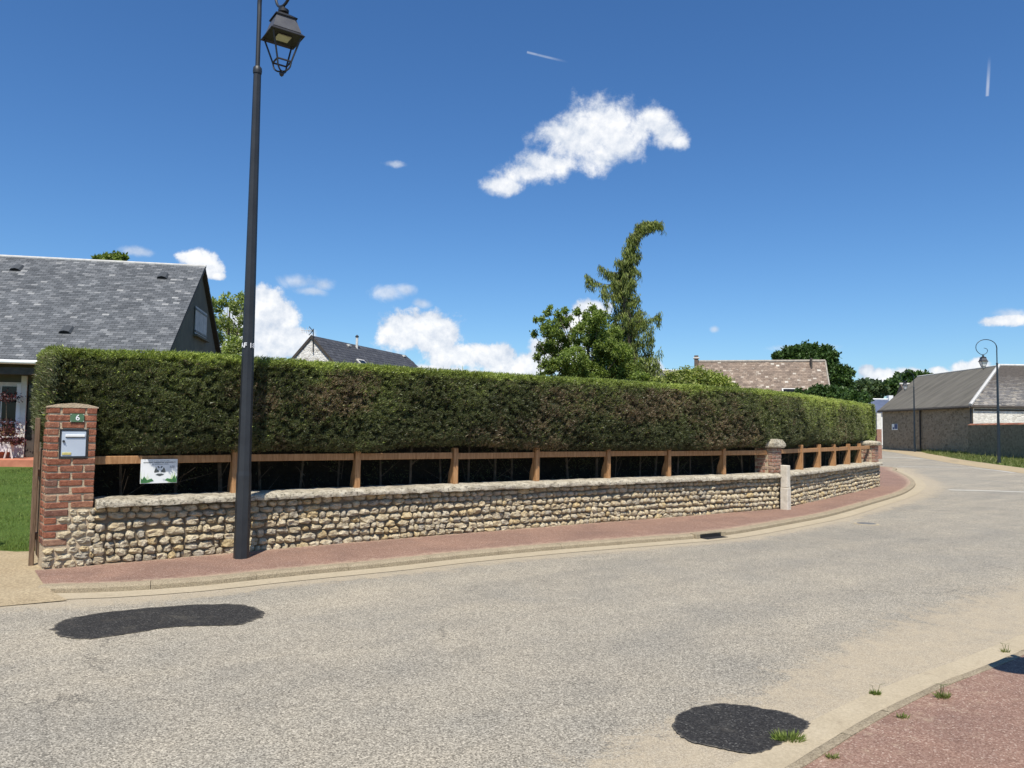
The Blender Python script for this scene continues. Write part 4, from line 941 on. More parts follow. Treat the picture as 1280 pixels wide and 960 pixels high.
# ------------------------------------------------------------------ paling gate swung open
g0 = V((-5.10, 8.40, 0)); ga_ = math.atan2(1.10, -.71); gate = thing('paling_gate', 'narrow dark wooden paling gate swung open beside the letterbox pillar', 'gate', tuple(g0), ga_)
for k in range(12):
    h_ = 1.22 - .10 * (k / 11) + random.uniform(-.02, .02)
    MB().cbox((.03 + k * .115, random.uniform(-.006, .006), .06 + h_ / 2 - .01), (.075, .018, h_ - .06), .004, jit=.002).build('paling', M['oldwood'], gate)
for z in (.30, .98): MB().cbox((.66, .022, z), (1.30, .03, .07), .004).build('rail', M['oldwood'], gate)
mb = MB(); mb.cbox((.0, .055, .78), (.05, .05, 1.60), .006).build('hinge_post', M['oldwood'], gate)

# ------------------------------------------------------------------ clipped hedge
class VN:                                        # smooth value noise on arrays
    def __init__(s, seed): s.t = np.random.default_rng(seed).random((256, 256))
    def __call__(s, x, y):
        x = np.asarray(x, float) + 1000; y = np.asarray(y, float) + 1000
        xi, yi = np.floor(x).astype(int), np.floor(y).astype(int); fx, fy = x - xi, y - yi; fx = fx * fx * (3 - 2 * fx); fy = fy * fy * (3 - 2 * fy)
        g = lambda a, b_: s.t[a % 256, b_ % 256]
        return (g(xi, yi) * (1 - fx) + g(xi + 1, yi) * fx) * (1 - fy) + (g(xi, yi + 1) * (1 - fx) + g(xi + 1, yi + 1) * fx) * fy
vn1, vn2, vn3 = VN(1), VN(2), VN(3)
HL = hedgeP.L; HS0, HS1 = .02, HL + .13; HT = 2.36; HD = 1.15
def h_front(s):                                  # how far the hedge face stands behind the wall face
    return np.interp(s, [-.4, .5, 1.0, 1.6, 9, 12, 15, 18, 21], [.50, .46, .04, -.05, -.01, .08, .15, .16, .30])
def h_bot(s): return 1.23 + .07 * (vn1(s * 1.1, 3.3) - .5) * 2 + np.interp(s, [-.4, .6, 1.5, 12, 16], [-.02, -.05, .0, .0, .02])
def to_xyz(S, D, Z):
    x, y, tx, ty = hedgeP.arr(S, D); return np.stack([x, y, Z], 1), tx, ty
def face_depth(S, Z):
    b_ = h_bot(S); t = np.clip((Z - b_) / .13, 0, 1); u = np.clip((HT - Z) / .10, 0, 1)
    return h_front(S) + .13 * (1 - t) ** 2 + .05 * (1 - u) ** 2 - .03 * np.sin(np.clip((Z - 1.2) / 1.1, 0, 1) * PI) + (vn1(S * 1.3, Z * 1.6) - .5) * .10 + (vn2(S * 4.5, Z * 6) - .5) * .07
hd = thing('hedge', 'tall clipped evergreen hedge running behind the whole fieldstone wall', 'hedge', tuple(hedgeP.at(0)))
HO = np.array(hedgeP.at(0)); hd.location = HO
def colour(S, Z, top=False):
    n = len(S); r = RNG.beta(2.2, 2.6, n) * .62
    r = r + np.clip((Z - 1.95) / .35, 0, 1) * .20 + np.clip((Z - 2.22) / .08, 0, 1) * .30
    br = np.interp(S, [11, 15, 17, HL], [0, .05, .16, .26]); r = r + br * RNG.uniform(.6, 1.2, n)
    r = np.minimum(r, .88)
    r = np.clip(r + (vn1(S * .8 + 7, Z * .9) - .5) * .30 + (vn2(S * 3.3, Z * 4.1 + 5) - .5) * .22 - np.clip((1.75 - Z) / .5, 0, 1) * .12, 0, .88)  # random tone, then the weaker light low on the face put into leaf colour
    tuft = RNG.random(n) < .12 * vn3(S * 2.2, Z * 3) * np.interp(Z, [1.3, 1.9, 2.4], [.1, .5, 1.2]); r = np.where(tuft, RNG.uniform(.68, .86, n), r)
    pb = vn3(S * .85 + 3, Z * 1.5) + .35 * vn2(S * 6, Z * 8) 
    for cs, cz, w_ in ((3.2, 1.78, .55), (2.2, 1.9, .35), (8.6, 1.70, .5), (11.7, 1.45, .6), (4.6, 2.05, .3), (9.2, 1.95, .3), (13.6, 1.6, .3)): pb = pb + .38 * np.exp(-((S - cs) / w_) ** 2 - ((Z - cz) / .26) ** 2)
    brown = RNG.random(n) < np.clip((pb - .92) * 2.2 + np.clip((1.8 - Z) / .6, 0, 1) * .14, .04, .72) * (Z < 2.27)  # dead patches, plus browner low leaves standing for shade
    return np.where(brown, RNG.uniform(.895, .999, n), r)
n = 640000
S = HS0 + (HS1 - HS0) * RNG.random(n) ** 1.18; Z = RNG.uniform(1.18, HT + .01, n); b_ = h_bot(S); ok = Z > b_ - .03 + .05 * RNG.random(n); S, Z = S[ok], Z[ok]; n = len(S)
D = face_depth(S, Z) + RNG.exponential(.04, n) - .02 + np.clip(.50 - vn3(S * 19, Z * 23), 0, 1) * .26
D = D - (RNG.random(n) < .006) * RNG.uniform(.02, .09, n)
P, tx, ty = to_xyz(S, D, Z)
stray = (RNG.random(n) < .02) * .6
dn = RNG.uniform(.2, .9, n) + stray; upd = RNG.normal(.55, .45, n); tg = RNG.normal(.15, .55, n)
DD = np.stack([ty * dn + tx * tg, -tx * dn + ty * tg, upd], 1)
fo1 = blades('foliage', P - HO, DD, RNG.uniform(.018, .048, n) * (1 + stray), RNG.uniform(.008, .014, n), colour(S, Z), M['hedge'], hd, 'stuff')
n = 130000; S = HS0 + (HS1 - HS0) * RNG.random(n) ** 1.15; d_ = h_front(S) + .02 + RNG.random(n) ** 1.6 * (HD - .1); Z = HT - .035 + (vn1(S * 2, d_ * 2) - .5) * .045 + (vn2(S * 9, d_ * 9) - .5) * .04 + RNG.uniform(-.03, .015, n)
P, tx, ty = to_xyz(S, d_, Z); DD = np.stack([RNG.normal(0, .45, n), RNG.normal(0, .45, n), RNG.uniform(.3, 1, n)], 1)
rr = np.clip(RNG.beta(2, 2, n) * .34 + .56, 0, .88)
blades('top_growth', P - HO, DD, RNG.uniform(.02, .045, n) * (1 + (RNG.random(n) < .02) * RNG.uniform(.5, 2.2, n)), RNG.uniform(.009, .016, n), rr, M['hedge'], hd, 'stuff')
n = 46000; e_ = RNG.random(n) < .72                # the two ends
d_ = RNG.uniform(.15, HD, n); Z = RNG.uniform(1.22, HT, n); bul = .10 * np.sin(np.clip((Z - 1.2) / 1.2, 0, 1) * PI) - .16 * np.clip((1.45 - Z) / .25, 0, 1) - .05 * np.clip((Z - 2.28) / .08, 0, 1) - .10 * np.clip((.45 - d_) / .3, 0, 1)
S = np.where(e_, HS1 + bul + (vn1(d_ * 4, Z * 4) - .5) * .08, HS0 - bul * .6) - np.where(e_, 1, -1) * RNG.exponential(.03, n)
P, tx, ty = to_xyz(S, d_, Z); sg = np.where(e_, 1, -1); o_ = RNG.uniform(.2, .9, n)
DD = np.stack([tx * sg * o_ + RNG.normal(0, .4, n), ty * sg * o_ + RNG.normal(0, .4, n), RNG.normal(.6, .4, n)], 1)
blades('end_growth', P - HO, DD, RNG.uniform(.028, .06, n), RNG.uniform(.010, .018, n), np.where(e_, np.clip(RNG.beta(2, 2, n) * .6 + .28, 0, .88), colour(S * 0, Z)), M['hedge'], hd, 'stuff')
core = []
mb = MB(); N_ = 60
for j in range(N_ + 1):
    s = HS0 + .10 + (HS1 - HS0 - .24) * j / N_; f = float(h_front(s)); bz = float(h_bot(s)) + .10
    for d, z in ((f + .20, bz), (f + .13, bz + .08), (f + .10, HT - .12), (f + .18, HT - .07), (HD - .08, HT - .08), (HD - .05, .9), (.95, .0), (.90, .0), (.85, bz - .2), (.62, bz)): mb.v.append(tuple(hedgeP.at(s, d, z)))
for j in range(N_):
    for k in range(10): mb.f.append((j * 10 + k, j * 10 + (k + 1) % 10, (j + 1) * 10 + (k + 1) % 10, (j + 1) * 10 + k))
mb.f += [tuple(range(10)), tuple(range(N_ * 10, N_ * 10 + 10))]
mb.build('twig_light_block', M['twig'], hd, origin=tuple(HO))  # solid dark stand-in for dense twigs, added to block light inside the hedge
s = .4
while s < HL:
    mb = MB(); b0 = hedgeP.at(s, random.uniform(.48, .62), -.03) - V(HO); tp = b0 + V((random.uniform(-.08, .08), random.uniform(-.05, .05), 1.45)); md = (b0 + tp) / 2 + V((random.uniform(-.05, .05), random.uniform(-.04, .04), 0)); r_0 = random.uniform(.018, .034)
    mb.tube([b0, md, tp], [r_0, r_0 * .8, r_0 * .6], 6)
    for _ in range(4):
        q = b0.lerp(tp, random.uniform(.3, .9)); e = V((random.uniform(-.35, .35), random.uniform(-.3, .2), random.uniform(.1, .35))); mb.tube([q, q + e], [.007, .003], 4)
    mb.build('trunk', M['bark'], hd); s += random.uniform(.42, .62)
n = 24000; S = RNG.uniform(.3, HL - .2, n); cl = vn2(S * 3, 1.0); Z = .68 + RNG.random(n) * .62; d_ = .42 + RNG.random(n) * .42
ok = RNG.random(n) < np.clip(vn1(S * 4, Z * 4) * 1.8 - .7, .02, 1); S, Z, d_ = S[ok], Z[ok], d_[ok]; n = len(S); P, tx, ty = to_xyz(S, d_, Z)
blades('inner_leaves', P - HO, RNG.normal(0, 1, (n, 3)), RNG.uniform(.02, .05, n), RNG.uniform(.008, .014, n), RNG.beta(2, 3, n) * .5, M['hedge'], hd, 'stuff')

n = 16000; S = RNG.uniform(HL - 1.6, HL + .12, n); d_ = RNG.uniform(.38, 1.0, n); Z = RNG.uniform(.0, 1.4, n); P, tx, ty = to_xyz(S, d_, Z)
blades('lower_growth', P - HO, RNG.normal(0, 1, (n, 3)), RNG.uniform(.04, .08, n), RNG.uniform(.02, .035, n), RNG.beta(2, 3, n) * .5, M['hedge'], hd, 'stuff')

# ------------------------------------------------------------------ street lamps
def lamp(label, base, rz, off=0.0, glass=False, mat='iron', text=None, lean=(0, 0), group='street lamps with scrolled arms', lrot=-.06):
    t = thing('street_lamp', label, 'street lamp', tuple(base), rz, group); t.rotation_euler = (lean[0], lean[1], rz)
    I = M[mat]; zc = 5.40 + off; zb = 5.90 + off
    mb = MB().tube([(0, 0, -.05), (0, 0, .95), (0, 0, 1.0), (0, 0, zc)], [.088, .084, .078, .044], 8, phase=PI / 8); mb.build('pole', I, t)
    mb = MB().lathe([(zc - .02, .050), (zc + .01, .054), (zc + .05, .050), (zc + .07, .034)], seg=12); auto_smooth(mb.build('collar', I, t), 50)
    mb = MB().lathe([(-.01, .12), (.012, .12), (.02, .095)], seg=12) if False else None
    pts = [(0, 0, zc + .02), (0, 0, zb - .1), (0, 0, zb + .20)] + [(x, 0, zb + z) for x, z in ((0.0, .40), (.08, .61), (.29, .765), (.58, .82), (.87, .757), (1.08, .57), (1.13, .38), (1.08, .195), (.92, .04), (.75, 0), (.58, .07), (.50, .215), (.56, .32), (.69, .355))]
    cv = catmull([V(p) for p in pts], 5); rad = [.028 if p.x < .02 else .024 - .010 * i / len(cv) for i, p in enumerate(cv)]
    auto_smooth(MB().tube(cv, rad, 8).build('scroll_arm', I, t), 60)
    lx = .75; z0 = zb - .82
    def sq(h, z): return [V((lx, 0, z)) + Matrix.Rotation(lrot, 3, 'Z') @ V((sx * h, sy * h, 0)) for sx, sy in ((-1, -1), (1, -1), (1, 1), (-1, 1))]
    def frust(levels, name, mat_, par, inner=None):
        mb = MB(); vs = []
        for h, z in levels: vs += sq(h, z0 + z)
        fs = [tuple(range(4))[::-1], tuple(range(len(vs) - 4, len(vs)))] + [(k * 4 + j, k * 4 + (j + 1) % 4, (k + 1) * 4 + (j + 1) % 4, (k + 1) * 4 + j) for k in range(len(levels) - 1) for j in range(4)]
        mb.add(vs, fs); return mb.build(name, mat_, par)
    hood = frust([(.120, .490), (.150, .480), (.156, .485), (.104, .655), (.06, .655)], 'lantern_hood', M['hood'], t)
    frust([(.165, .455), (.186, .435), (.190, .442), (.150, .482), (.13, .482)], 'brim', M['darkiron'], hood)
    frust([(.100, .656), (.122, .648), (.122, .658), (.05, .71), (.03, .71)], 'crown_plate', M['darkiron'], hood)
    auto_smooth(MB().lathe([(z0 + .69, .035), (z0 + .725, .032), (z0 + .735, .058), (z0 + .765, .060), (z0 + .785, .03), (z0 + .80, .014), (zb + .01, .012)], (lx, 0, 0), 12).build('chimney_cap', M['darkiron'], hood), 50)
    frust([(.075, .437), (.07, .45)], 'diffuser', M['led'], hood)
    frust([(.158, .457), (.12, .478)], 'ceiling_plate', M['darkiron'], hood)
    A, B = sq(.155, z0 + .44), sq(.078, z0 + .165)
    for a, b_ in zip(A, B): MB().tube([a, b_], .0105, 5).build('frame_bar', M['darkiron'], hood)
    for j in range(4): MB().tube([B[j], B[(j + 1) % 4]], .0105, 5).build('frame_bar', M['darkiron'], hood)
    for j in range(4):
        m_ = (B[j] + B[(j + 1) % 4]) / 2; c = V((lx, 0, 0)); q = V((m_.x, m_.y, 0)) - c
        pts = [B[j], c + (V((B[j].x, B[j].y, 0)) - c) * .85 + V((0, 0, z0 + .10)), c + (V((B[j].x, B[j].y, 0)) - c) * .45 + V((0, 0, z0 + .065)), c + V((0, 0, z0 + .06))]
        MB().tube(catmull(pts, 3), .010, 5).build('curved_bar', M['darkiron'], hood)
    auto_smooth(MB().lathe([(z0, .004), (z0 + .015, .022), (z0 + .035, .028), (z0 + .055, .018), (z0 + .07, .012)], (lx, 0, 0), 10).build('finial', M['darkiron'], hood), 60)
    if glass: auto_smooth(frust([(.02, .07), (.072, .17), (.148, .455)], 'glass', M['white'], hood), 30)
    return t
lb = G(301.5, 697.5, 0)
L1 = lamp('tall dark grey street lamp on the red footway with white letters on its pole', (lb.x, lb.y, 0), math.radians(-51), .345, False, 'iron', lean=(0, 0))
# the white marking wrapped round the pole
me = text_mesh('AF 18', .080, .0005); zt_ = hit(310, 432.5, (lb.x, lb.y, 0), (0, 1, 0)).z
dir0 = math.atan2(-lb.y, -lb.x) - .12; rz_ = math.radians(-51)
for v in me.vertices:
    R_ = .0735 + (v.co.z + .002); a = dir0 - rz_ + v.co.x / .0735
    v.co = V((R_ * math.cos(a), R_ * math.sin(a), v.co.y + zt_))
link('pole_lettering', me, M['print'], L1)['kind'] = 'stuff'
l2, l3 = G(1249, 580, ZR), G(1143.5, 565, ZR)
lamp('dark street lamp with a white lantern on a scroll, standing on the grass verge', (l2.x, l2.y, ZR), PI, .0, True, 'blueiron')
lamp('smaller looking distant street lamp standing before the blank barn wall with the blue sign', (l3.x, l3.y, ZR), PI, .05, True, 'blueiron')

# ------------------------------------------------------------------ roofs made of slates or tiles
def tiles(root, O, U, Vv, LU, LV, eu, ev, mat, name='slates', keep=None, lift=.012, th=.008, jit=.0):
    """rows of overlapping tiles on the plane O + u U + v V (local to root)"""
    O, U, Vv = np.array(O), np.array(U), np.array(Vv); Nn = np.cross(U, Vv); Nn /= np.linalg.norm(Nn)
    if Nn[2] < 0: Nn = -Nn
    nu, nv = int(LU / eu) + 2, int(LV / ev); vs, rn = [], []
    for r in range(nv):
        u0 = (np.arange(nu) - (.5 if r % 2 else 0)) * eu; u1 = u0 + eu * .965; u0c, u1c = np.clip(u0, 0, LU), np.clip(u1, 0, LU); ok = u1c - u0c > .02; u0c, u1c = u0c[ok], u1c[ok]
        v0, v1 = r * ev, min((r + 1.05) * ev, LV); cu = (u0c + u1c) / 2
        if keep is not None: k = keep(cu, (v0 + v1) / 2); u0c, u1c = u0c[k], u1c[k]
        m_ = len(u0c)
        if not m_: continue
        l0 = lift + RNG.uniform(0, .5, m_) * lift + jit * RNG.normal(0, 1, m_); l1 = .002 + 0 * l0; dv = RNG.uniform(-.04, .04, m_) * ev
        def pt(u, v, l): return O + u[:, None] * U + (v + 0 * u)[:, None] * Vv + l[:, None] * Nn
        a, b_, c, d = pt(u0c, v0 + dv, l0), pt(u1c, v0 + dv, l0), pt(u1c, v1 + 0 * dv, l1), pt(u0c, v1 + 0 * dv, l1)
        e, f = pt(u0c, v0 + dv, l0 - th), pt(u1c, v0 + dv, l0 - th)
        vs.append(np.stack([a, b_, c, d, e, f, b_, a], 1).reshape(-1, 3)); rn.append(np.repeat(np.clip(RNG.beta(2, 2, m_), 0, .999), 8))
    vs = np.concatenate(vs); rn = np.concatenate(rn); me = np_mesh(name, vs, np.arange(len(vs)).reshape(-1, 4), {'rnd': rn})
    o = link(name, me, mat, root); o['kind'] = 'stuff'; return o

# ---- slate-roofed house beside the driveway
phi = math.radians(11); R1 = at(254, 332.5, 27.4); E1 = at(205, 455, 22.2); u3 = V((math.cos(phi), math.sin(phi), 0)); w3 = V((-math.sin(phi), math.cos(phi), 0))
run = (V((R1.x, R1.y, 0)) - V((E1.x, E1.y, 0))).dot(w3); LH = 17.0
ho = V((E1.x, E1.y, 0)); hs = thing('slate_house', 'low house with a big grey slate roof and a green-grey gable behind the hedge', 'house', tuple(ho), phi)
ze, zr = E1.z, R1.z; slope = math.hypot(run, zr - ze)
def hl(p): d = V(p) - ho; return V((d.dot(u3), d.dot(w3), p[2]))         # world to house coordinates
rx1 = hl(R1).x
Vs = np.array([0, run, zr - ze]) / slope
mb = MB(); xL = -LH
mb.prism([(0, 0, ze - .02), (0, run, zr - .02), (0, 2 * run, ze - .02), (0, 2 * run, ze - .12), (0, run, zr - .14), (0, 0, ze - .12)], (xL, 0, 0), (.0, 0, 0)); mb.build('roof_deck', M['beam'], hs)
tiles(hs, (xL, -.03, ze - .025), (1, 0, 0), Vs, LH, slope, .21, .12, M['slate'], 'slates', lift=.007, th=.006)
tiles(hs, (xL, 2 * run + .03, ze - .025), (1, 0, 0), (Vs[0], -Vs[1], Vs[2]), LH, slope, .40, .25, M['slate'], 'slates')
mb = MB().tube([(xL, run, zr - .02), (0.02, run, zr - .02)], .062, 10); auto_smooth(mb.build('ridge_cap', M['ridgegrey'], hs))
mb = MB().tube([(xL, -.07, ze - .06), (.03, -.07, ze - .06)], .062, 10); auto_smooth(mb.build('gutter', M['white'], hs))
wy = .95                                         # the front wall stands back under the eave
MB().prism([(0, wy, -.3), (0, wy, ze + .3), (0, run, zr - .16), (0, 2 * run - wy, ze + .3), (0, 2 * run - wy, -.3)], (xL + .2, 0, 0), (-.14, 0, 0)).build('wall', M['render'], hs)
MB().prism([(0, .05, ze - .13), (0, run, zr - .16), (0, run, zr - .24), (0, .20, ze - .18)], (-.15, 0, 0), (-.08, 0, 0)).build('barge_board', M['beam'], hs)
mb = MB().box((xL / 2, .12, ze - .30), (LH - .2, .10, .20)); mb.build('eave_beam', M['beam'], hs)
gn = u3; sh = [hl(hit(x, y, ho + u3 * -.14, gn)) for x, y in ((243, 384), (256, 390), (256, 425), (243, 417))]
ys = [p.y for p in sh]; y0, y1 = min(ys), max(ys); zlo, zhi = (sh[2].z + sh[3].z) / 2, (sh[0].z + sh[1].z) / 2
for k in range(3): MB().cbox((-.10, y0 + (y1 - y0) * (k + .5) / 3, (zlo + zhi) / 2), (.03, (y1 - y0) / 3 - .02, zhi - zlo), .004).build('shutter_board', M['ridgegrey'], hs)
for z in (zlo + .10, zhi - .10): MB().box((-.075, (y0 + y1) / 2, z), (.02, y1 - y0 + .06, .06)).build('shutter_batten', M['darkiron'], hs)
MB().box((-.06, (y0 + y1) / 2, zlo - .06), (.16, y1 - y0 + .22, .07)).build('window_sill', M['render'], hs)
rn_ = V((0, -(zr - ze), run)).normalized(); rnw = u3 * rn_.x + w3 * rn_.y + V((0, 0, rn_.z))
for px, py in ((20, 337), (203, 347), (82, 415)):
    q = hl(hit(px, py, E1, rnw)); Mr = Matrix.Rotation(math.atan2(zr - ze, run), 3, 'X')
    vt = MB().prism([tuple(Mr @ V(p)) for p in ((-.17, -.10, .02), (-.12, -.10, .085), (0, -.10, .115), (.12, -.10, .085), (.17, -.10, .02))], (0, 0, 0), tuple(Mr @ V((0, .38, -.03)))).build('roof_vent', M['slate'], hs); vt.location = q
    vo = MB().prism([tuple(Mr @ V(p)) for p in ((-.145, -.104, .02), (-.10, -.104, .07), (0, -.104, .095), (.10, -.104, .07), (.145, -.104, .02))], (0, 0, 0), tuple(Mr @ V((0, .01, 0)))).build('opening', M['dark'], vt)
# french window
fw_n = -w3; Pw = ho + w3 * wy; q = lambda x, y: hl(hit(x, y, Pw, fw_n))
def pane_box(name, x0, y0, x1, y1, dpt, th, mat, par):
    a, b_ = q(x0, y0), q(x1, y1); return MB().box(((a.x + b_.x) / 2, wy - dpt, (a.z + b_.z) / 2), (abs(b_.x - a.x), th, abs(a.z - b_.z))).build(name, M[mat], par)
fwn = pane_box('french_window', -26, 477, 29, 575, .03, .06, 'offwhite', hs)
for a, b_ in ((-22, 0.5), (4, 22)):
    for c, d in ((483, 497), (499.5, 526.5), (529.5, 545)): pane_box('pane', a, c, b_, d, .065, .012, 'glass', fwn)
pane_box('lower_panel', 2, 550, 24, 572, .07, .02, 'white', fwn); pane_box('stile', 23.2, 480, 27.4, 573, .08, .03, 'white', fwn); pane_box('bottom_rail', 1, 545.5, 24, 549, .075, .02, 'white', fwn); pane_box('muntin', 4, 497, 22, 499.3, .08, .02, 'white', fwn); pane_box('muntin', 4, 526.5, 22, 529.3, .08, .02, 'white', fwn)
dp = pane_box('downpipe', 29.3, 470, 31.3, 573, .10, .05, 'offwhite', hs)
nw = pane_box('side_window', 32.5, 478, 42, 572, .02, .04, 'beam', hs); pane_box('pane', 33.5, 481, 40, 550, .045, .01, 'glass', nw)
# terrace
tf = hl(hit(20, 582.5, ho + w3 * -.55, fw_n)); tt = hl(hit(20, 571.5, Pw, fw_n)); zT = tt.z
ter = MB().cbox((-LH / 2 + 1.0, (wy - .55) / 2 - .02, zT - .16), (LH - .5, wy + .55, .32), .01).build('terrace', M['terra'], None)
ter.location = ho; ter.rotation_euler = (0, 0, phi); tag(ter, None, None); ter['kind'] = 'structure'
# window box on legs with flowers
fb0, fb1 = hl(hit(-22, 552, ho + w3 * .2, fw_n)), hl(hit(32, 566, ho + w3 * .2, fw_n))
bp = thing('flower_trough', 'white flower trough on splayed wooden legs before the french window, full of maroon flowers', 'planter', tuple(ho + u3 * fb0.x + w3 * .2 + V((0, 0, zT))), phi); wB_ = fb1.x - fb0.x; hB = max(fb0.z - zT, .3)
mb = MB(); mb.prism([(0, -.13, hB * .40), (0, .13, hB * .40), (0, .17, hB), (0, -.17, hB)], (.12, 0, 0), (wB_ - .35, 0, 0)); mb.build('trough', M['white'], bp)
for x in (.18, wB_ * .35, wB_ * .66): 
    for sgn in (-1, 1): MB().tube([(x + sgn * .10, -.15, .0), (x, -.14, hB * .95)], [.022, .022], 4).build('leg', M['offwhite'], bp)
n = 1500; P = np.stack([RNG.uniform(0, wB_ - .1, n), RNG.normal(0, .11, n), hB + RNG.random(n) ** 1.3 * .15 - .05], 1)
blades('flowers', P, RNG.normal(0, 1, (n, 3)) + (0, -.3, .3), .07, .05, RNG.random(n), M['maroon'], bp, 'stuff', True)
sp_ = hl(hit(4, 545, ho + w3 * .35, fw_n)); st = thing('potted_plant', 'tall potted plant with maroon and yellow leaves left of the french window', 'plant', tuple(ho + u3 * sp_.x + w3 * .45 + V((0, 0, zT))), phi)
auto_smooth(MB().lathe([(0, .13), (.30, .19), (.32, .20), (.32, .16)], seg=14).build('pot', M['terra'], st)); MB().tube([(0, 0, .3), (.03, 0, .9), (-.02, 0, 1.75)], [.02, .014, .006], 5).build('stem', M['bark'], st)
n = 900; zz = np.concatenate([RNG.normal(1.72, .07, 300), RNG.normal(1.0, .05, 160), RNG.normal(.74, .08, 440)]); P = np.stack([RNG.normal(0, .17, n), RNG.normal(0, .12, n), zz], 1); rc = np.concatenate([RNG.random(500) * .8, RNG.uniform(.7, 1, 400)])
blades('leaves', P, RNG.normal(0, 1, (n, 3)), .06, .04, rc, M['maroon'], st, 'stuff', True)

# ---- grey house with the white flint gable
Ap = at(389.5, 420, 40); Rp = at(507, 443.5, 50.5); gd = V((Rp.x - Ap.x, Rp.y - Ap.y, 0)); Lr = gd.length; gu = gd.normalized(); gw = V((gu.y, -gu.x, 0))     # gu along the ridge, gw to the right slope
gh = thing('flint_gable_house', 'house with a white flint gable and plain dark slate roof behind the hedge', 'house', (Ap.x, Ap.y, 0), math.atan2(gu.y, gu.x))
zr2 = (Ap.z + Rp.z) / 2; Wd = 3.6; ze2 = zr2 - Wd * 1.02; t_ = 1.02     # local x = ridge, local -y = right slope
mb = MB(); mb.prism([(.02, -Wd + .2, -.1), (.02, -Wd + .2, ze2 + .15), (.02, 0, zr2 - .10), (.02, Wd - .2, ze2 + .15), (.02, Wd - .2, -.1)], (0, 0, 0), (.3, 0, 0)); mb.build('gable_wall', M['gable'], gh)
MB().box((Lr / 2 + 1.5, 0, ze2 / 2), (Lr + 3, 2 * Wd - .6, ze2)).build('wall', M['offwhite'], gh)
sl2 = math.hypot(Wd, Wd * t_); hip = 2.3
def roofslab(sgn): 
    return MB().add([(0, 0, zr2), (Lr, 0, zr2), (Lr + hip, sgn * -Wd, ze2), (0, sgn * -Wd, ze2), (0, 0, zr2 - .16), (Lr, 0, zr2 - .16), (Lr + hip, sgn * -Wd, ze2 - .16), (0, sgn * -Wd, ze2 - .16)], [(0, 1, 2, 3), (4, 5, 6, 7), (0, 1, 5, 4), (1, 2, 6, 5), (2, 3, 7, 6), (3, 0, 4, 7)]).build('roof_deck', M['dslate'], gh)
roofslab(1); roofslab(-1)
MB().add([(Lr, 0, zr2 - .01), (Lr + hip, Wd, ze2), (Lr + hip, -Wd, ze2)], [(0, 1, 2)]).build('hip_end', M['dslate'], gh)
tiles(gh, (0, -Wd, ze2 + .005), (1, 0, 0), (0, Wd / sl2, Wd * t_ / sl2), Lr + hip, sl2, .30, .22, M['dslate'], keep=lambda u, v: u < Lr + hip * (1 - v / sl2) - .05, lift=.01)
for sgn in (-1, 1): MB().add([(-.04, 0, zr2 + .03), (-.04, sgn * Wd, ze2 + .03), (-.04, sgn * Wd, ze2 - .16), (-.04, 0, zr2 - .16), (.0, 0, zr2 + .03), (.0, sgn * Wd, ze2 + .03), (.0, sgn * Wd, ze2 - .16), (.0, 0, zr2 - .16)], [(0, 1, 2, 3), (4, 5, 6, 7), (0, 1, 5, 4), (1, 2, 6, 5), (2, 3, 7, 6), (3, 0, 4, 7)]).build('verge_board', M['beam'], gh)
def gl(p): d = V(p) - V((Ap.x, Ap.y, 0)); return V((d.dot(gu), -d.dot(gw), p[2]))
rnl = V((0, -t_, 1)).normalized(); rn2 = gw * t_ / math.hypot(1, t_) + V((0, 0, 1 / math.hypot(1, t_)))
hp = lambda x, y: gl(hit(x, y, (Ap.x, Ap.y, zr2), rn2))
def roofwin(x0, y0, x1, y1, name='roof_window'):
    a, b_ = hp(x0, y0), hp(x1, y1); c = (a + b_) / 2; Mr = Matrix.Rotation(math.atan(t_), 3, 'X'); W_ = abs(b_.x - a.x); H_ = abs(a.z - b_.z) * 1.4
    f = MB().box(c + Mr @ V((0, 0, .03)), (W_, H_, .08), Mr).build(name, M['zinc'], gh); MB().box(c + Mr @ V((0, 0, .055)), (W_ - .14, H_ - .14, .04), Mr).build('pane', M['glass'], f)
roofwin(445, 449.5, 460, 458); roofwin(521, 459.5, 531, 464)
cp_ = hp(446, 435); MB().tube([cp_ + V((0, 0, -.2)), cp_ + V((0, 0, .62))], .075, 8).build('flue_pipe', M['zinc'], gh); MB().lathe([(0, .10), (.05, .11), (.14, .03)], tuple(cp_ + V((0, 0, .62))), 8).build('flue_cowl', M['blueiron'], gh)
v_ = hp(436, 433); MB().box(v_ + V((0, 0, .06)), (.22, .2, .12)).build('roof_vent', M['zinc'], gh); v_ = hp(505, 446); MB().box(v_ + V((0, 0, .06)), (.22, .2, .12)).build('roof_vent', M['zinc'], gh)
an = thing('television_antenna', 'thin television antenna on a mast above the white flint gable', 'antenna', (Ap.x, Ap.y, zr2))
ax_ = lambda px, py: at(px, py, 39.9) - V((Ap.x, Ap.y, zr2))
MB().tube([ax_(391.3, 440), ax_(391.6, 411)], .028, 6).build('mast', M['darkiron'], an)
MB().tube([ax_(376, 412.5), ax_(392, 413.5)], .016, 5).build('boom', M['zinc'], an)
for x in (377.5, 380, 383, 386): MB().tube([ax_(x, 409.5), ax_(x + .2, 416.5)], .012, 4).build('element', M['zinc'], an)
mb = MB()
for a, b_ in (((386.5, 408.3), (391, 413.5)), ((391, 413.5), (386, 419)), ((385, 413.6), (391, 413.6))): MB().tube([ax_(*a), ax_(*b_)], .022, 4).build('reflector', M['darkiron'], an)

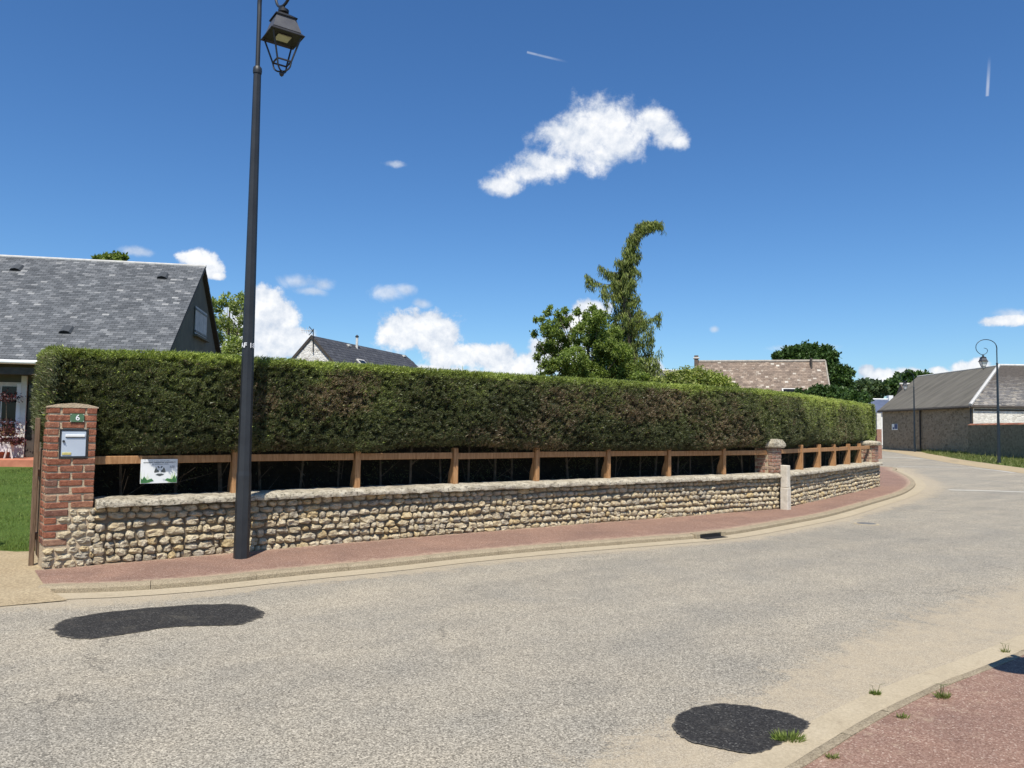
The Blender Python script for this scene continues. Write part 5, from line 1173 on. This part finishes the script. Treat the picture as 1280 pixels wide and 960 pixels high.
# ---- house with the mossy tile roof
Tl, Tr = at(868, 451, 50), at(1028, 454, 49.0); zt3 = (Tl.z + Tr.z) / 2; td = V((Tr.x - Tl.x, Tr.y - Tl.y, 0)); Lt = td.length; ta = math.atan2(td.y, td.x)
th_ = thing('tiled_house', 'house with a long mossy brown clay tile roof speckled with pale lichen', 'house', (Tl.x, Tl.y, 0), ta - .10)
Wt, tt_ = 3.6, 1.25; zt4 = zt3 - Wt * tt_; slt = math.hypot(Wt, Wt * tt_)
MB().prism([(0, -Wt + .2, -.1), (0, -Wt + .2, zt4 + .1), (0, 0, zt3 - .12), (0, Wt - .2, zt4 + .1), (0, Wt - .2, -.1)], (.1, 0, 0), (Lt - .1, 0, 0)).build('wall', M['offwhite'], th_)
MB().prism([(0, -Wt, zt4), (0, 0, zt3), (0, Wt, zt4), (0, Wt, zt4 - .15), (0, 0, zt3 - .17), (0, -Wt, zt4 - .15)], (0, 0, 0), (Lt, 0, 0)).build('roof_deck', M['beam'], th_)
tiles(th_, (0, -Wt, zt4 + .005), (1, 0, 0), (0, Wt / slt, Wt * tt_ / slt), Lt, slt, .21, .14, M['tile'], 'tiles', lift=.010, th=.01, jit=.004)
auto_smooth(MB().tube([(0, 0, zt3 + .01), (Lt, 0, zt3 + .01)], .09, 8).build('ridge_tiles', M['verge'], th_))
MB().tube([(Lt, 0, zt3 + .01), (Lt + .02, -Wt, zt4 + .03)], .05, 6).build('verge', M['verge'], th_)
c_ = MB().box((.12, .0, zt3 - .05), (.26, .45, .9)).build('chimney', M['tile'], th_); MB().box((.12, 0, zt3 + .24), (.38, .55, .08)).build('cap', M['zinc'], c_)
tn = Matrix.Rotation(ta - .10, 3, 'Z') @ V((0, -tt_, 1)).normalized(); Mi = Matrix.Rotation(-(ta - .10), 3, 'Z')
def tl(x, y): p = hit(x, y, (Tl.x, Tl.y, zt3), tn); return Mi @ (p - V((Tl.x, Tl.y, 0))) 
a, b_ = tl(977, 487), tl(1000, 497); c = (a + b_) / 2; Mr = Matrix.Rotation(math.atan(tt_), 3, 'X')
f = MB().box(c + Mr @ V((0, 0, .05)), (abs(a.x - b_.x), abs(a.z - b_.z) * 1.3, .14), Mr).build('roof_window', M['zinc'], th_); MB().box(c + Mr @ V((0, 0, .1)), (abs(a.x - b_.x) - .16, abs(a.z - b_.z) * 1.3 - .14, .08), Mr).build('pane', M['glass'], f)
a = tl(1014, 458); MB().box(a + V((0, 0, .15)), (.10, .3, .75)).build('flue', M['beam'], th_); MB().box(a + V((.42, .05, .02)), (.75, .3, .05), Mr).build('lead_flashing', M['zinc'], th_)
lo_ = at(800, 462.5, 52); lw = thing('low_house', 'far low house of which only a pale grey ridge shows beside the tiled roof', 'house', (lo_.x, lo_.y, 0), .02)
MB().prism([(0, -2.6, lo_.z - 2), (0, 0, lo_.z), (0, 2.6, lo_.z - 2), (0, 2.4, lo_.z - 2.1), (0, -2.4, lo_.z - 2.1)], (0, 0, 0), (3.7, 0, 0)).build('roof', M['lichslate'], lw); MB().box((1.85, 0, (lo_.z - 2) / 2), (3.5, 4.6, lo_.z - 2.0)).build('wall', M['offwhite'], lw); MB().tube([(0, 0, lo_.z), (3.7, 0, lo_.z)], .06, 6).build('ridge', M['zinc'], lw)

# ---- the old barn at the bend: west wall in shade, south wall in the sun
bz, rzz = 3.72, 7.2; bn = thing('barn', 'long old rubble barn with a hipped ribbed grey-brown roof beyond the bend', 'barn', tuple(barn_c))
BC = V(barn_c); bl = V(barn_l) - BC; rA = V((5.65, 5.65, rzz)); rB = V((40.8 - BC.x, 77.2 - BC.y, rzz)); East = 26.0
c0 = V((0, 0, 0)); mb = MB()
mb.prism([(0, 0, -.1), (.5, .05, -.1), (bl.x + .5, bl.y, -.1), (bl.x, bl.y, -.1)], (0, 0, 0), (0, 0, bz + .1)); mb.build('west_wall', M['rubble'], bn)
MB().prism([(.0, .0, -.1), (East, 0, -.1), (East, .5, -.1), (.45, .5, -.1)], (.02, -.003, 0), (.02, -.003, bz + .05)).build('south_wall', M['palerubble'], bn)
e1, e2, e3 = V((-.28, -.16, bz - .06)), V((bl.x - .28, bl.y + .2, bz - .06)), V((East, -.16, bz - .06))
mb = MB(); mb.add([e1, e2, rB, rA, e1 - V((0, 0, .14)), e2 - V((0, 0, .14)), rB - V((0, 0, .14)), rA - V((0, 0, .14))], [(0, 1, 2, 3), (4, 5, 6, 7), (0, 1, 5, 4), (1, 2, 6, 5), (2, 3, 7, 6), (3, 0, 4, 7)]); mb.build('west_roof', M['barnroof'], bn)
rC = V((East, 5.65, rzz)); Ud = (e3 - e1).normalized(); vd = V((0, 6.0, rzz - bz + .12)); sl5 = vd.length; vd.normalize()
mb = MB().add([e1, e3, rC, rA, e1 - V((0, 0, .14)), e3 - V((0, 0, .14)), rC - V((0, 0, .14)), rA - V((0, 0, .14))], [(0, 1, 2, 3), (4, 5, 6, 7), (0, 1, 5, 4), (1, 2, 6, 5), (2, 3, 7, 6), (3, 0, 4, 7)]); mb.build('south_roof_deck', M['beam'], bn)
tiles(bn, tuple(e1 + V((0, 0, .01))), tuple(Ud), tuple(vd), (e3 - e1).length, sl5, .34, .24, M['lichslate'], 'slates', keep=lambda u, v: u > v / sl5 * 5.95 + .15, lift=.02)
MB().add([rA, rC, (East, 11, bz), rB, (bl.x + 11, bl.y, bz)], [(0, 1, 2, 4, 3)]).build('rear_roof', M['barnroof'], bn)
MB().tube([e1 + V((0, 0, .05)), rA + V((0, 0, .05))], .13, 6).build('hip_ridge', M['ridgegrey'], bn); MB().tube([rA + V((0, 0, .05)), rC + V((0, 0, .05))], .09, 6).build('ridge', M['zinc'], bn)
MB().tube([rB + V((0, 0, .02)), rA + V((0, 0, .02))], .06, 6).build('ridge', M['offwhite'], bn)
MB().tube([e1 + V((-.05, -.02, -.12)), e2 + V((-.05, 0, -.12))], .09, 6).build('eave_gutter', M['beam'], bn); MB().tube([e1 + V((0, -.03, -.10)), e3 + V((0, -.03, -.10))], .08, 6).build('eave_gutter', M['beam'], bn)
MB().box((East / 2, -.02, bz - .38), (East - .2, .04, .13)).build('wall_plate', M['beam'], bn)
wl = lambda x, y: hit(x, y, BC, V((-bl.y, bl.x, 0)).normalized()) - BC
for x in (1152, 1216): a = wl(x, 540); MB().tube([(a.x - .12, a.y, 0), (a.x - .12, a.y, bz - .25)], .07, 6).build('downpipe', M['darkiron'], bn)
nrm = V((-bl.y, bl.x, 0)).normalized()
a, b_ = wl(1113.5, 544), wl(1122, 557); bw = thing('wall_sign', 'small white and dark blue parking sign on the blank barn wall', 'sign', tuple(BC))
y0, y1 = wl(1116, 534), wl(1122.5, 534); zt5, zb5 = wl(1119, 530).z, wl(1119, 537.5).z; xm = y0.x - .07
MB().box((xm, (y0.y + y1.y) / 2, (zt5 + zb5) / 2), (.03, abs(y0.y - y1.y), zt5 - zb5)).build('board', M['panel'], bw)
MB().box((xm - .02, (y0.y + y1.y) / 2 - abs(y0.y - y1.y) * .22, (zt5 + zb5) / 2 + .04), (.02, abs(y0.y - y1.y) * .5, (zt5 - zb5) * .8)).build('symbol_field', M['inkblue'], bw)
MB().box((xm - .02, (y0.y + y1.y) / 2 + abs(y0.y - y1.y) * .22, (zt5 + zb5) / 2 - .12), (.02, abs(y0.y - y1.y) * .22, (zt5 - zb5) * .35)).build('arrow', M['inkblue'], bw)
cb = G(1197, 566.5, ZR); cbx = thing('utility_cabinet', 'slim pale concrete utility cabinet at the foot of the barn wall', 'cabinet', (cb.x - .2, cb.y, ZR), .05); MB().cbox((0, 0, .62), (.28, .38, 1.2), .02).build('body', M['zinc'], cbx); MB().cbox((-.02, 0, 1.24), (.32, .44, .06), .01).build('cap', M['limestone'], cbx)
# boundary wall carrying on from the barn corner
gwl = thing('boundary_wall', 'dark rubble boundary wall with a red tile coping before the pale barn wall', 'wall', (BC.x, BC.y, 0), math.atan2(wdir.y, wdir.x))
MB().box((12.0, -.2, 1.08), (23.8, .4, 2.2)).build('wall_face', M['rubble2'], gwl)
for k in range(60): MB().prism([(0, .05, 2.18), (0, -.45, 2.18), (0, -.2, 2.30)], (.12 + k * .395, 0, 0), (.12 + k * .395 + .39, 0, 0)).build('coping_tile', M['brick'], gwl)
# things beyond the bend, between hedge and barn
bh = at(1078, 500, 95); bl_h = thing('blue_roofed_house', 'distant house with a dark blue roof and white wall between hedge and barn', 'house', (bh.x, bh.y, 0), .0)
MB().prism([(0, -3, bh.z - 1.6), (0, 0, bh.z + .1), (0, 3, bh.z - 1.6)], (0, 0, 0), (9, 0, 0)).build('roof', M['blue_roof'], bl_h); MB().box((4.5, 0, (bh.z - 1.6) / 2), (8.7, 5.4, bh.z - 1.6)).build('wall', M['white'], bl_h); MB().tube([(0, 0, bh.z + .12), (9, 0, bh.z + .12)], .10, 6).build('ridge', M['white'], bl_h)
MB().box((3.4, 0, bh.z + .25), (.55, .6, .7)).build('chimney', M['white'], bl_h)
fp = at(1125.5, 480, 88); fp2 = at(1150, 480.5, 88); fg = thing('far_gable_house', 'far brownish roof just rising over the sloping end of the barn roof', 'house', (fp.x, fp.y, 0), 0.0)
Lf = fp2.x - fp.x; MB().prism([(0, -2.2, fp.z - 2.6), (0, 0, fp.z), (0, 2.2, fp.z - 2.6)], (0, 0, 0), (Lf, 0, 0)).build('roof', M['tile'], fg); MB().box((Lf / 2, 0, (fp.z - 2.6) / 2), (Lf - .3, 3.9, fp.z - 2.6)).build('wall', M['offwhite'], fg); MB().tube([(-.1, 0, fp.z + .03), (Lf, 0, fp.z + .03)], .10, 6).build('ridge', M['zinc'], fg)
wq = [at(x, y, 45) for x, y in ((1096, 517), (1101.8, 517), (1101.8, 536.5))]; bwl = thing('brick_garden_wall', 'distant brick wall with white render above, between the hedge end and the barn', 'wall', (wq[0].x, 45, 0), .0); Lw = wq[1].x - wq[0].x
MB().box((Lw / 2, .15, wq[2].z / 2), (Lw, .3, wq[2].z)).build('brickwork', M['brick2'], bwl); MB().box((Lw / 2, .15, (wq[2].z + wq[1].z) / 2 + .01), (Lw - .02, .28, wq[1].z - wq[2].z)).build('rendered_wall', M['offwhite'], bwl)

# ------------------------------------------------------------------ trees
def crown_pts(clumps, n, sub=26, sig=.16, shell=.55):
    w_ = np.array([c[3] ** 2 for c in clumps]); w_ /= w_.sum(); out = []; 
    for c, q in zip(clumps, w_):
        k = max(8, int(n * q)); m_ = max(4, int(sub * c[3])) if sub < 0 else sub
        d = RNG.normal(size=(m_, 3)); d /= np.linalg.norm(d, axis=1, keepdims=True); rad = (shell + (1 - shell) * RNG.random((m_, 1))) * c[3]
        C_ = np.array(c[:3]) + d * rad * (1, 1, .85); i = RNG.integers(0, m_, k); out.append(C_[i] + RNG.normal(0, sig * c[3], (k, 3)))
    return np.concatenate(out)
def tree(name, label, base, clumps, n, L, W, mat, trunk_r=.15, group=None, sub=26, sig=.16, cat='tree', limbs=True, kind=None):
    t = thing(name, label, cat, base, 0, group); B = np.array(base); cl = [(c[0] - B[0], c[1] - B[1], c[2] - B[2], c[3]) for c in clumps]
    P = crown_pts(cl, n, sub, sig); P = P[P[:, 2] > .05]; D = RNG.normal(0, 1, (len(P), 3)) + (0, -.1, .15)
    hz = (P[:, 2] - P[:, 2].min()) / (np.ptp(P[:, 2]) + .01)
    c = blades('crown', P, D, RNG.uniform(.7, 1.2, len(P)) * L, RNG.uniform(.7, 1.2, len(P)) * W, RNG.beta(2, 2, len(P)), M[mat], t, 'stuff', True)
    top = max(cl, key=lambda c: c[2]); cx = sum(c[0] for c in cl) / len(cl); cy = sum(c[1] for c in cl) / len(cl); zt = top[2]
    mid = V((cx * .6, cy * .6, zt * .55)); end = V((cx, cy, zt * .95)); mb = MB().tube(catmull([V((0, 0, -.1)), mid * .5, mid, end], 4), list(np.linspace(trunk_r, trunk_r * .25, 13)), 8)
    mb.build('trunk', M['bark'], t)
    if limbs:
        for q in cl: 
            s = mid * random.uniform(.6, 1.2); e = V(q[:3]); m_ = (s + e) / 2 + V((0, 0, -.1 * q[3])); MB().tube([s, m_, e], [trunk_r * .25, trunk_r * .14, trunk_r * .05], 5).build('limb', M['bark'], t)
    return t
def cpx(lst, Y, jy=.5):
    return [(*at(x, y, Y + random.uniform(-jy, jy)), r * Y / F) for x, y, r in lst]
Yb = 20.5; b0 = at(728, 520, Yb)
tree('orchard_tree', 'bushy broadleaved tree with loose shoots beside the bent conifer', (b0.x, b0.y, 0), cpx([(690, 412, 15), (706, 402, 11), (700, 432, 20), (730, 420, 22), (755, 432, 22), (718, 450, 20), (758, 455, 24), (688, 458, 15), (748, 400, 14), (715, 472, 22), (770, 474, 20), (735, 470, 24), (680, 436, 10), (784, 462, 16), (800, 474, 12), (778, 440, 14), (768, 418, 12)], Yb, .8), 58000, .062, .036, 'leafA', .12, sub=70, sig=.10)
# loose shoots standing out of its crown are limbs with leaves of their own
shoots = cpx([(684, 392, 4), (677, 399, 3.5), (670, 400, 3), (706, 388, 4), (698, 392, 4), (722, 390, 4.5), (741, 386, 5), (668, 418, 4), (672, 446, 4), (676, 470, 5), (733, 397, 6), (688, 385, 3)], Yb, .3)
ot = bpy.data.objects['orchard_tree']; P = crown_pts([(c[0] - b0.x, c[1] - b0.y, c[2], c[3]) for c in shoots], 2300, 14, .3); blades('shoots', P, RNG.normal(0, 1, (len(P), 3)), .08, .04, RNG.beta(2, 2, len(P)), M['leafA'], ot, 'stuff', True)
for c in shoots: MB().tube([(c[0] - b0.x, c[1] - b0.y, c[2]), ((c[0] - b0.x) * .8 + .1, c[1] - b0.y, c[2] - .6)], [.008, .015], 4).build('twig', M['bark'], ot)

# the bent weeping conifer
Yc = 22.5; tpx = [(797, 520), (795, 480), (790, 440), (785, 400), (780, 370), (780, 345), (785, 325), (789, 306), (794, 291), (801, 282), (811, 278.5), (821, 279.5), (829, 284)]
tp = [at(x, y, Yc) for x, y in tpx]; cb0 = V((tp[0].x, Yc, 0)); wc = thing('weeping_conifer', 'tall weeping conifer with its top bent over sideways', 'tree', tuple(cb0))
tp2 = [V((0, 0, -.1))] + [p - cb0 for p in tp]; cv = catmull(tp2, 5); MB().tube(cv, list(np.concatenate([np.linspace(.17, .03, len(cv) - 22), np.linspace(.028, .008, 22)])), 8).build('trunk', M['bark'], wc)
Ps, Ds, Ls, Rs = [], [], [], []
def curtain(path, hang, dens_):
    """twigs with needles hanging down from a branch"""
    for a, b_ in zip(path, path[1:]):
        k = max(3, int((b_ - a).length * dens_)); t = RNG.random(k); A_, B_ = np.array(a), np.array(b_); base = A_ + (B_ - A_) * t[:, None] + RNG.normal(0, .035, (k, 3)); clump = RNG.random(k) ** 1.4
        h = hang * clump * (0.55 + .9 * vn2(base[:, 0] * 7 + base[:, 1] * 5, base[:, 2] * 3))
        tas = vn3(base[:, 0] * 11 + base[:, 1] * 9, base[:, 2] * 2) > .36; kp = tas | (h < .06); base, h = base[kp], h[kp]; k = len(base)
        if k == 0: continue
        base[:, 2] -= h; Ps.append(base); Ds.append(np.stack([RNG.normal(0, .32, k), RNG.normal(0, .32, k), -np.ones(k)], 1)); Ls.append(RNG.uniform(.07, .17, k)); Rs.append(np.clip(RNG.beta(2, 2, k) * .7 + .30 * (1 - h / (hang + .01)) - .05, 0, 1))
def branch(a, b_, hang, sagk=.12, dens_=1150, r=.014):
    a, b_ = V(a), V(b_); L = (b_ - a).length; pts = [a + (b_ - a) * t + V((0, 0, -sagk * L * math.sin(t * PI) + .16 * L * t ** 3)) for t in np.linspace(0, 1, 7)]
    MB().tube(pts, list(np.linspace(r, .004, 7)), 4).build('branch', M['bark'], wc); curtain(pts, hang, dens_)
bp = lambda x, y, dy=0.0: at(x, y, Yc + dy) - cb0
for a, b_, h in (((780, 352), (731, 349), .34), ((781, 338), (749, 336), .30), ((786, 326), (800, 341), .25), ((780, 362), (752, 366), .34), ((783, 372), (794, 375), .3), ((787, 400), (825, 396), .34), ((790, 424), (817, 425), .36), ((791, 442), (816, 442), .34), ((793, 458), (823, 457), .30), ((784, 388), (742, 390), .36), ((786, 408), (736, 412), .36), ((788, 432), (745, 436), .36), ((786, 345), (797, 352), .3), ((784, 385), (802, 389), .3), ((788, 306), (780, 318), .22), ((789, 312), (800, 318), .22), ((786, 322), (770, 326), .26)):
    branch(bp(*a), bp(*b_, random.uniform(-.5, .5)), h)
cvv = [p for p in cv]
for i in range(125):
    t = random.random() ** 1.5; k = int(t * (len(cv) - 12)) + 8; k = min(k, len(cv) - 2); p = cv[k]; hz = p.z
    f = np.interp(hz, [1.5, 3.2, 4.4, 5.3, 6.2, 7.0, 8], [1.35, 1.15, .90, .62, .40, .24, .10]); an = random.uniform(0, 2 * PI); ln = f * random.uniform(.5, 1.0)
    branch(p, p + V((math.cos(an) * ln, math.sin(an) * ln, random.uniform(-.12, .10) * ln)), .34 * (.5 + f * .6), .16, 620, .008)
curtain([p + V((0, 0, .03)) for p in cv[-22:]], .27, 1000); curtain(cv[-44:-20], .26, 900)
for k in range(len(cv) - 30, len(cv) - 2, 2):
    p = cv[k]; an = random.uniform(0, 2 * PI); branch(p, p + V((math.cos(an) * .16, math.sin(an) * .16, .05)), .24, .1, 700, .005)
P = np.concatenate(Ps); blades('foliage', P, np.concatenate(Ds), np.concatenate(Ls), RNG.uniform(.016, .030, len(P)), np.concatenate(Rs), M['leafC'], wc, 'stuff', True)

b0 = at(868, 520, 19.5)
tree('variegated_shrub', 'pale yellow-green shrub showing above the hedge before the tiled roof', (b0.x, b0.y, 0), cpx([(822, 480, 9), (838, 474, 11), (856, 470, 11), (872, 471, 12), (890, 474, 11), (905, 480, 10), (918, 486, 7), (855, 486, 16), (885, 488, 16), (830, 490, 12)], 19.5, .4), 17000, .07, .035, 'leafY', .05, cat='shrub', sub=34, sig=.2)
b0 = at(1018, 520, 78)
tree('dark_tree', 'large dense dark green tree behind the tiled house', (b0.x, b0.y, 0), cpx([(1003, 452, 20), (1026, 452, 22), (988, 444, 12), (972, 445, 6), (1043, 472, 20), (1052, 488, 16), (1012, 440, 13), (1000, 440, 9), (1032, 445, 12), (1015, 470, 22)], 78, 1.5), 42000, .33, .22, 'leafD', .4, sub=60, sig=.12)
b0 = at(1045, 520, 44)
tree('bushy_tree', 'mid green bushes showing over the hedge near its far end', (b0.x, b0.y, 0), cpx([(1002, 494, 8), (1020, 491, 10), (1040, 494, 11), (1060, 495, 11), (1078, 498, 9), (1030, 505, 16), (1060, 507, 16)], 44, 1), 9000, .2, .13, 'leafD', .15, cat='bush', sub=24, sig=.2)
b0 = at(1088, 520, 120)
tree('distant_tree', 'hazy grey-green tree far off beyond the hedge end', (b0.x, b0.y, 0), cpx([(1078, 487, 10), (1090, 485, 9), (1100, 488, 8), (1085, 500, 14)], 120, 2), 6000, .8, .55, 'leafF', .3, sub=22, sig=.2)
b0 = at(1130, 520, 125)
tree('distant_tree', 'dark rounded tree far off above the barn roof end', (b0.x, b0.y, 0), cpx([(1114, 486, 10), (1124, 478, 10), (1137, 474, 9), (1148, 474, 8), (1158, 473, 6), (1130, 492, 15), (1150, 485, 14)], 125, 2), 9000, .8, .55, 'leafD', .4, sub=24, sig=.18)
b0 = at(285, 520, 36)
tree('walnut_tree', 'light green open-crowned tree between the slate house and the street lamp', (b0.x, b0.y, 0), cpx([(270, 384, 9), (284, 376, 9), (296, 386, 11), (276, 402, 12), (292, 412, 13), (272, 424, 11), (290, 434, 13), (302, 372, 6), (264, 378, 6), (280, 448, 16), (304, 400, 8), (306, 432, 9)], 36, 1.2), 5200, .17, .09, 'leafB', .12, sub=34, sig=.16)
b0 = at(138, 520, 36)
tree('walnut_tree', 'treetop barely showing over the slate roof ridge', (b0.x, b0.y, 0), cpx([(122, 323, 4), (134, 322, 4.5), (146, 321, 4.5), (156, 323, 4), (140, 330, 10)], 36, 1.0), 1500, .2, .12, 'leafA', .2, sub=14, sig=.25)
# unseen stand-in sign, added out of frame to throw the dark footway shadow
sg = thing('shadow_disc', 'unseen disc on a post, added beside the kerb to cast its shadow', 'sign', (3.47, 4.12, 0), .15)
MB().tube([(0, 0, 0), (0, 0, 2.35)], .03, 10).build('post', M['zinc'], sg)
mb = MB().tube([(0, -.04, 2.05), (0, -.055, 2.05)], .33, 32); auto_smooth(mb.build('disc', M['hood'], sg), 40)
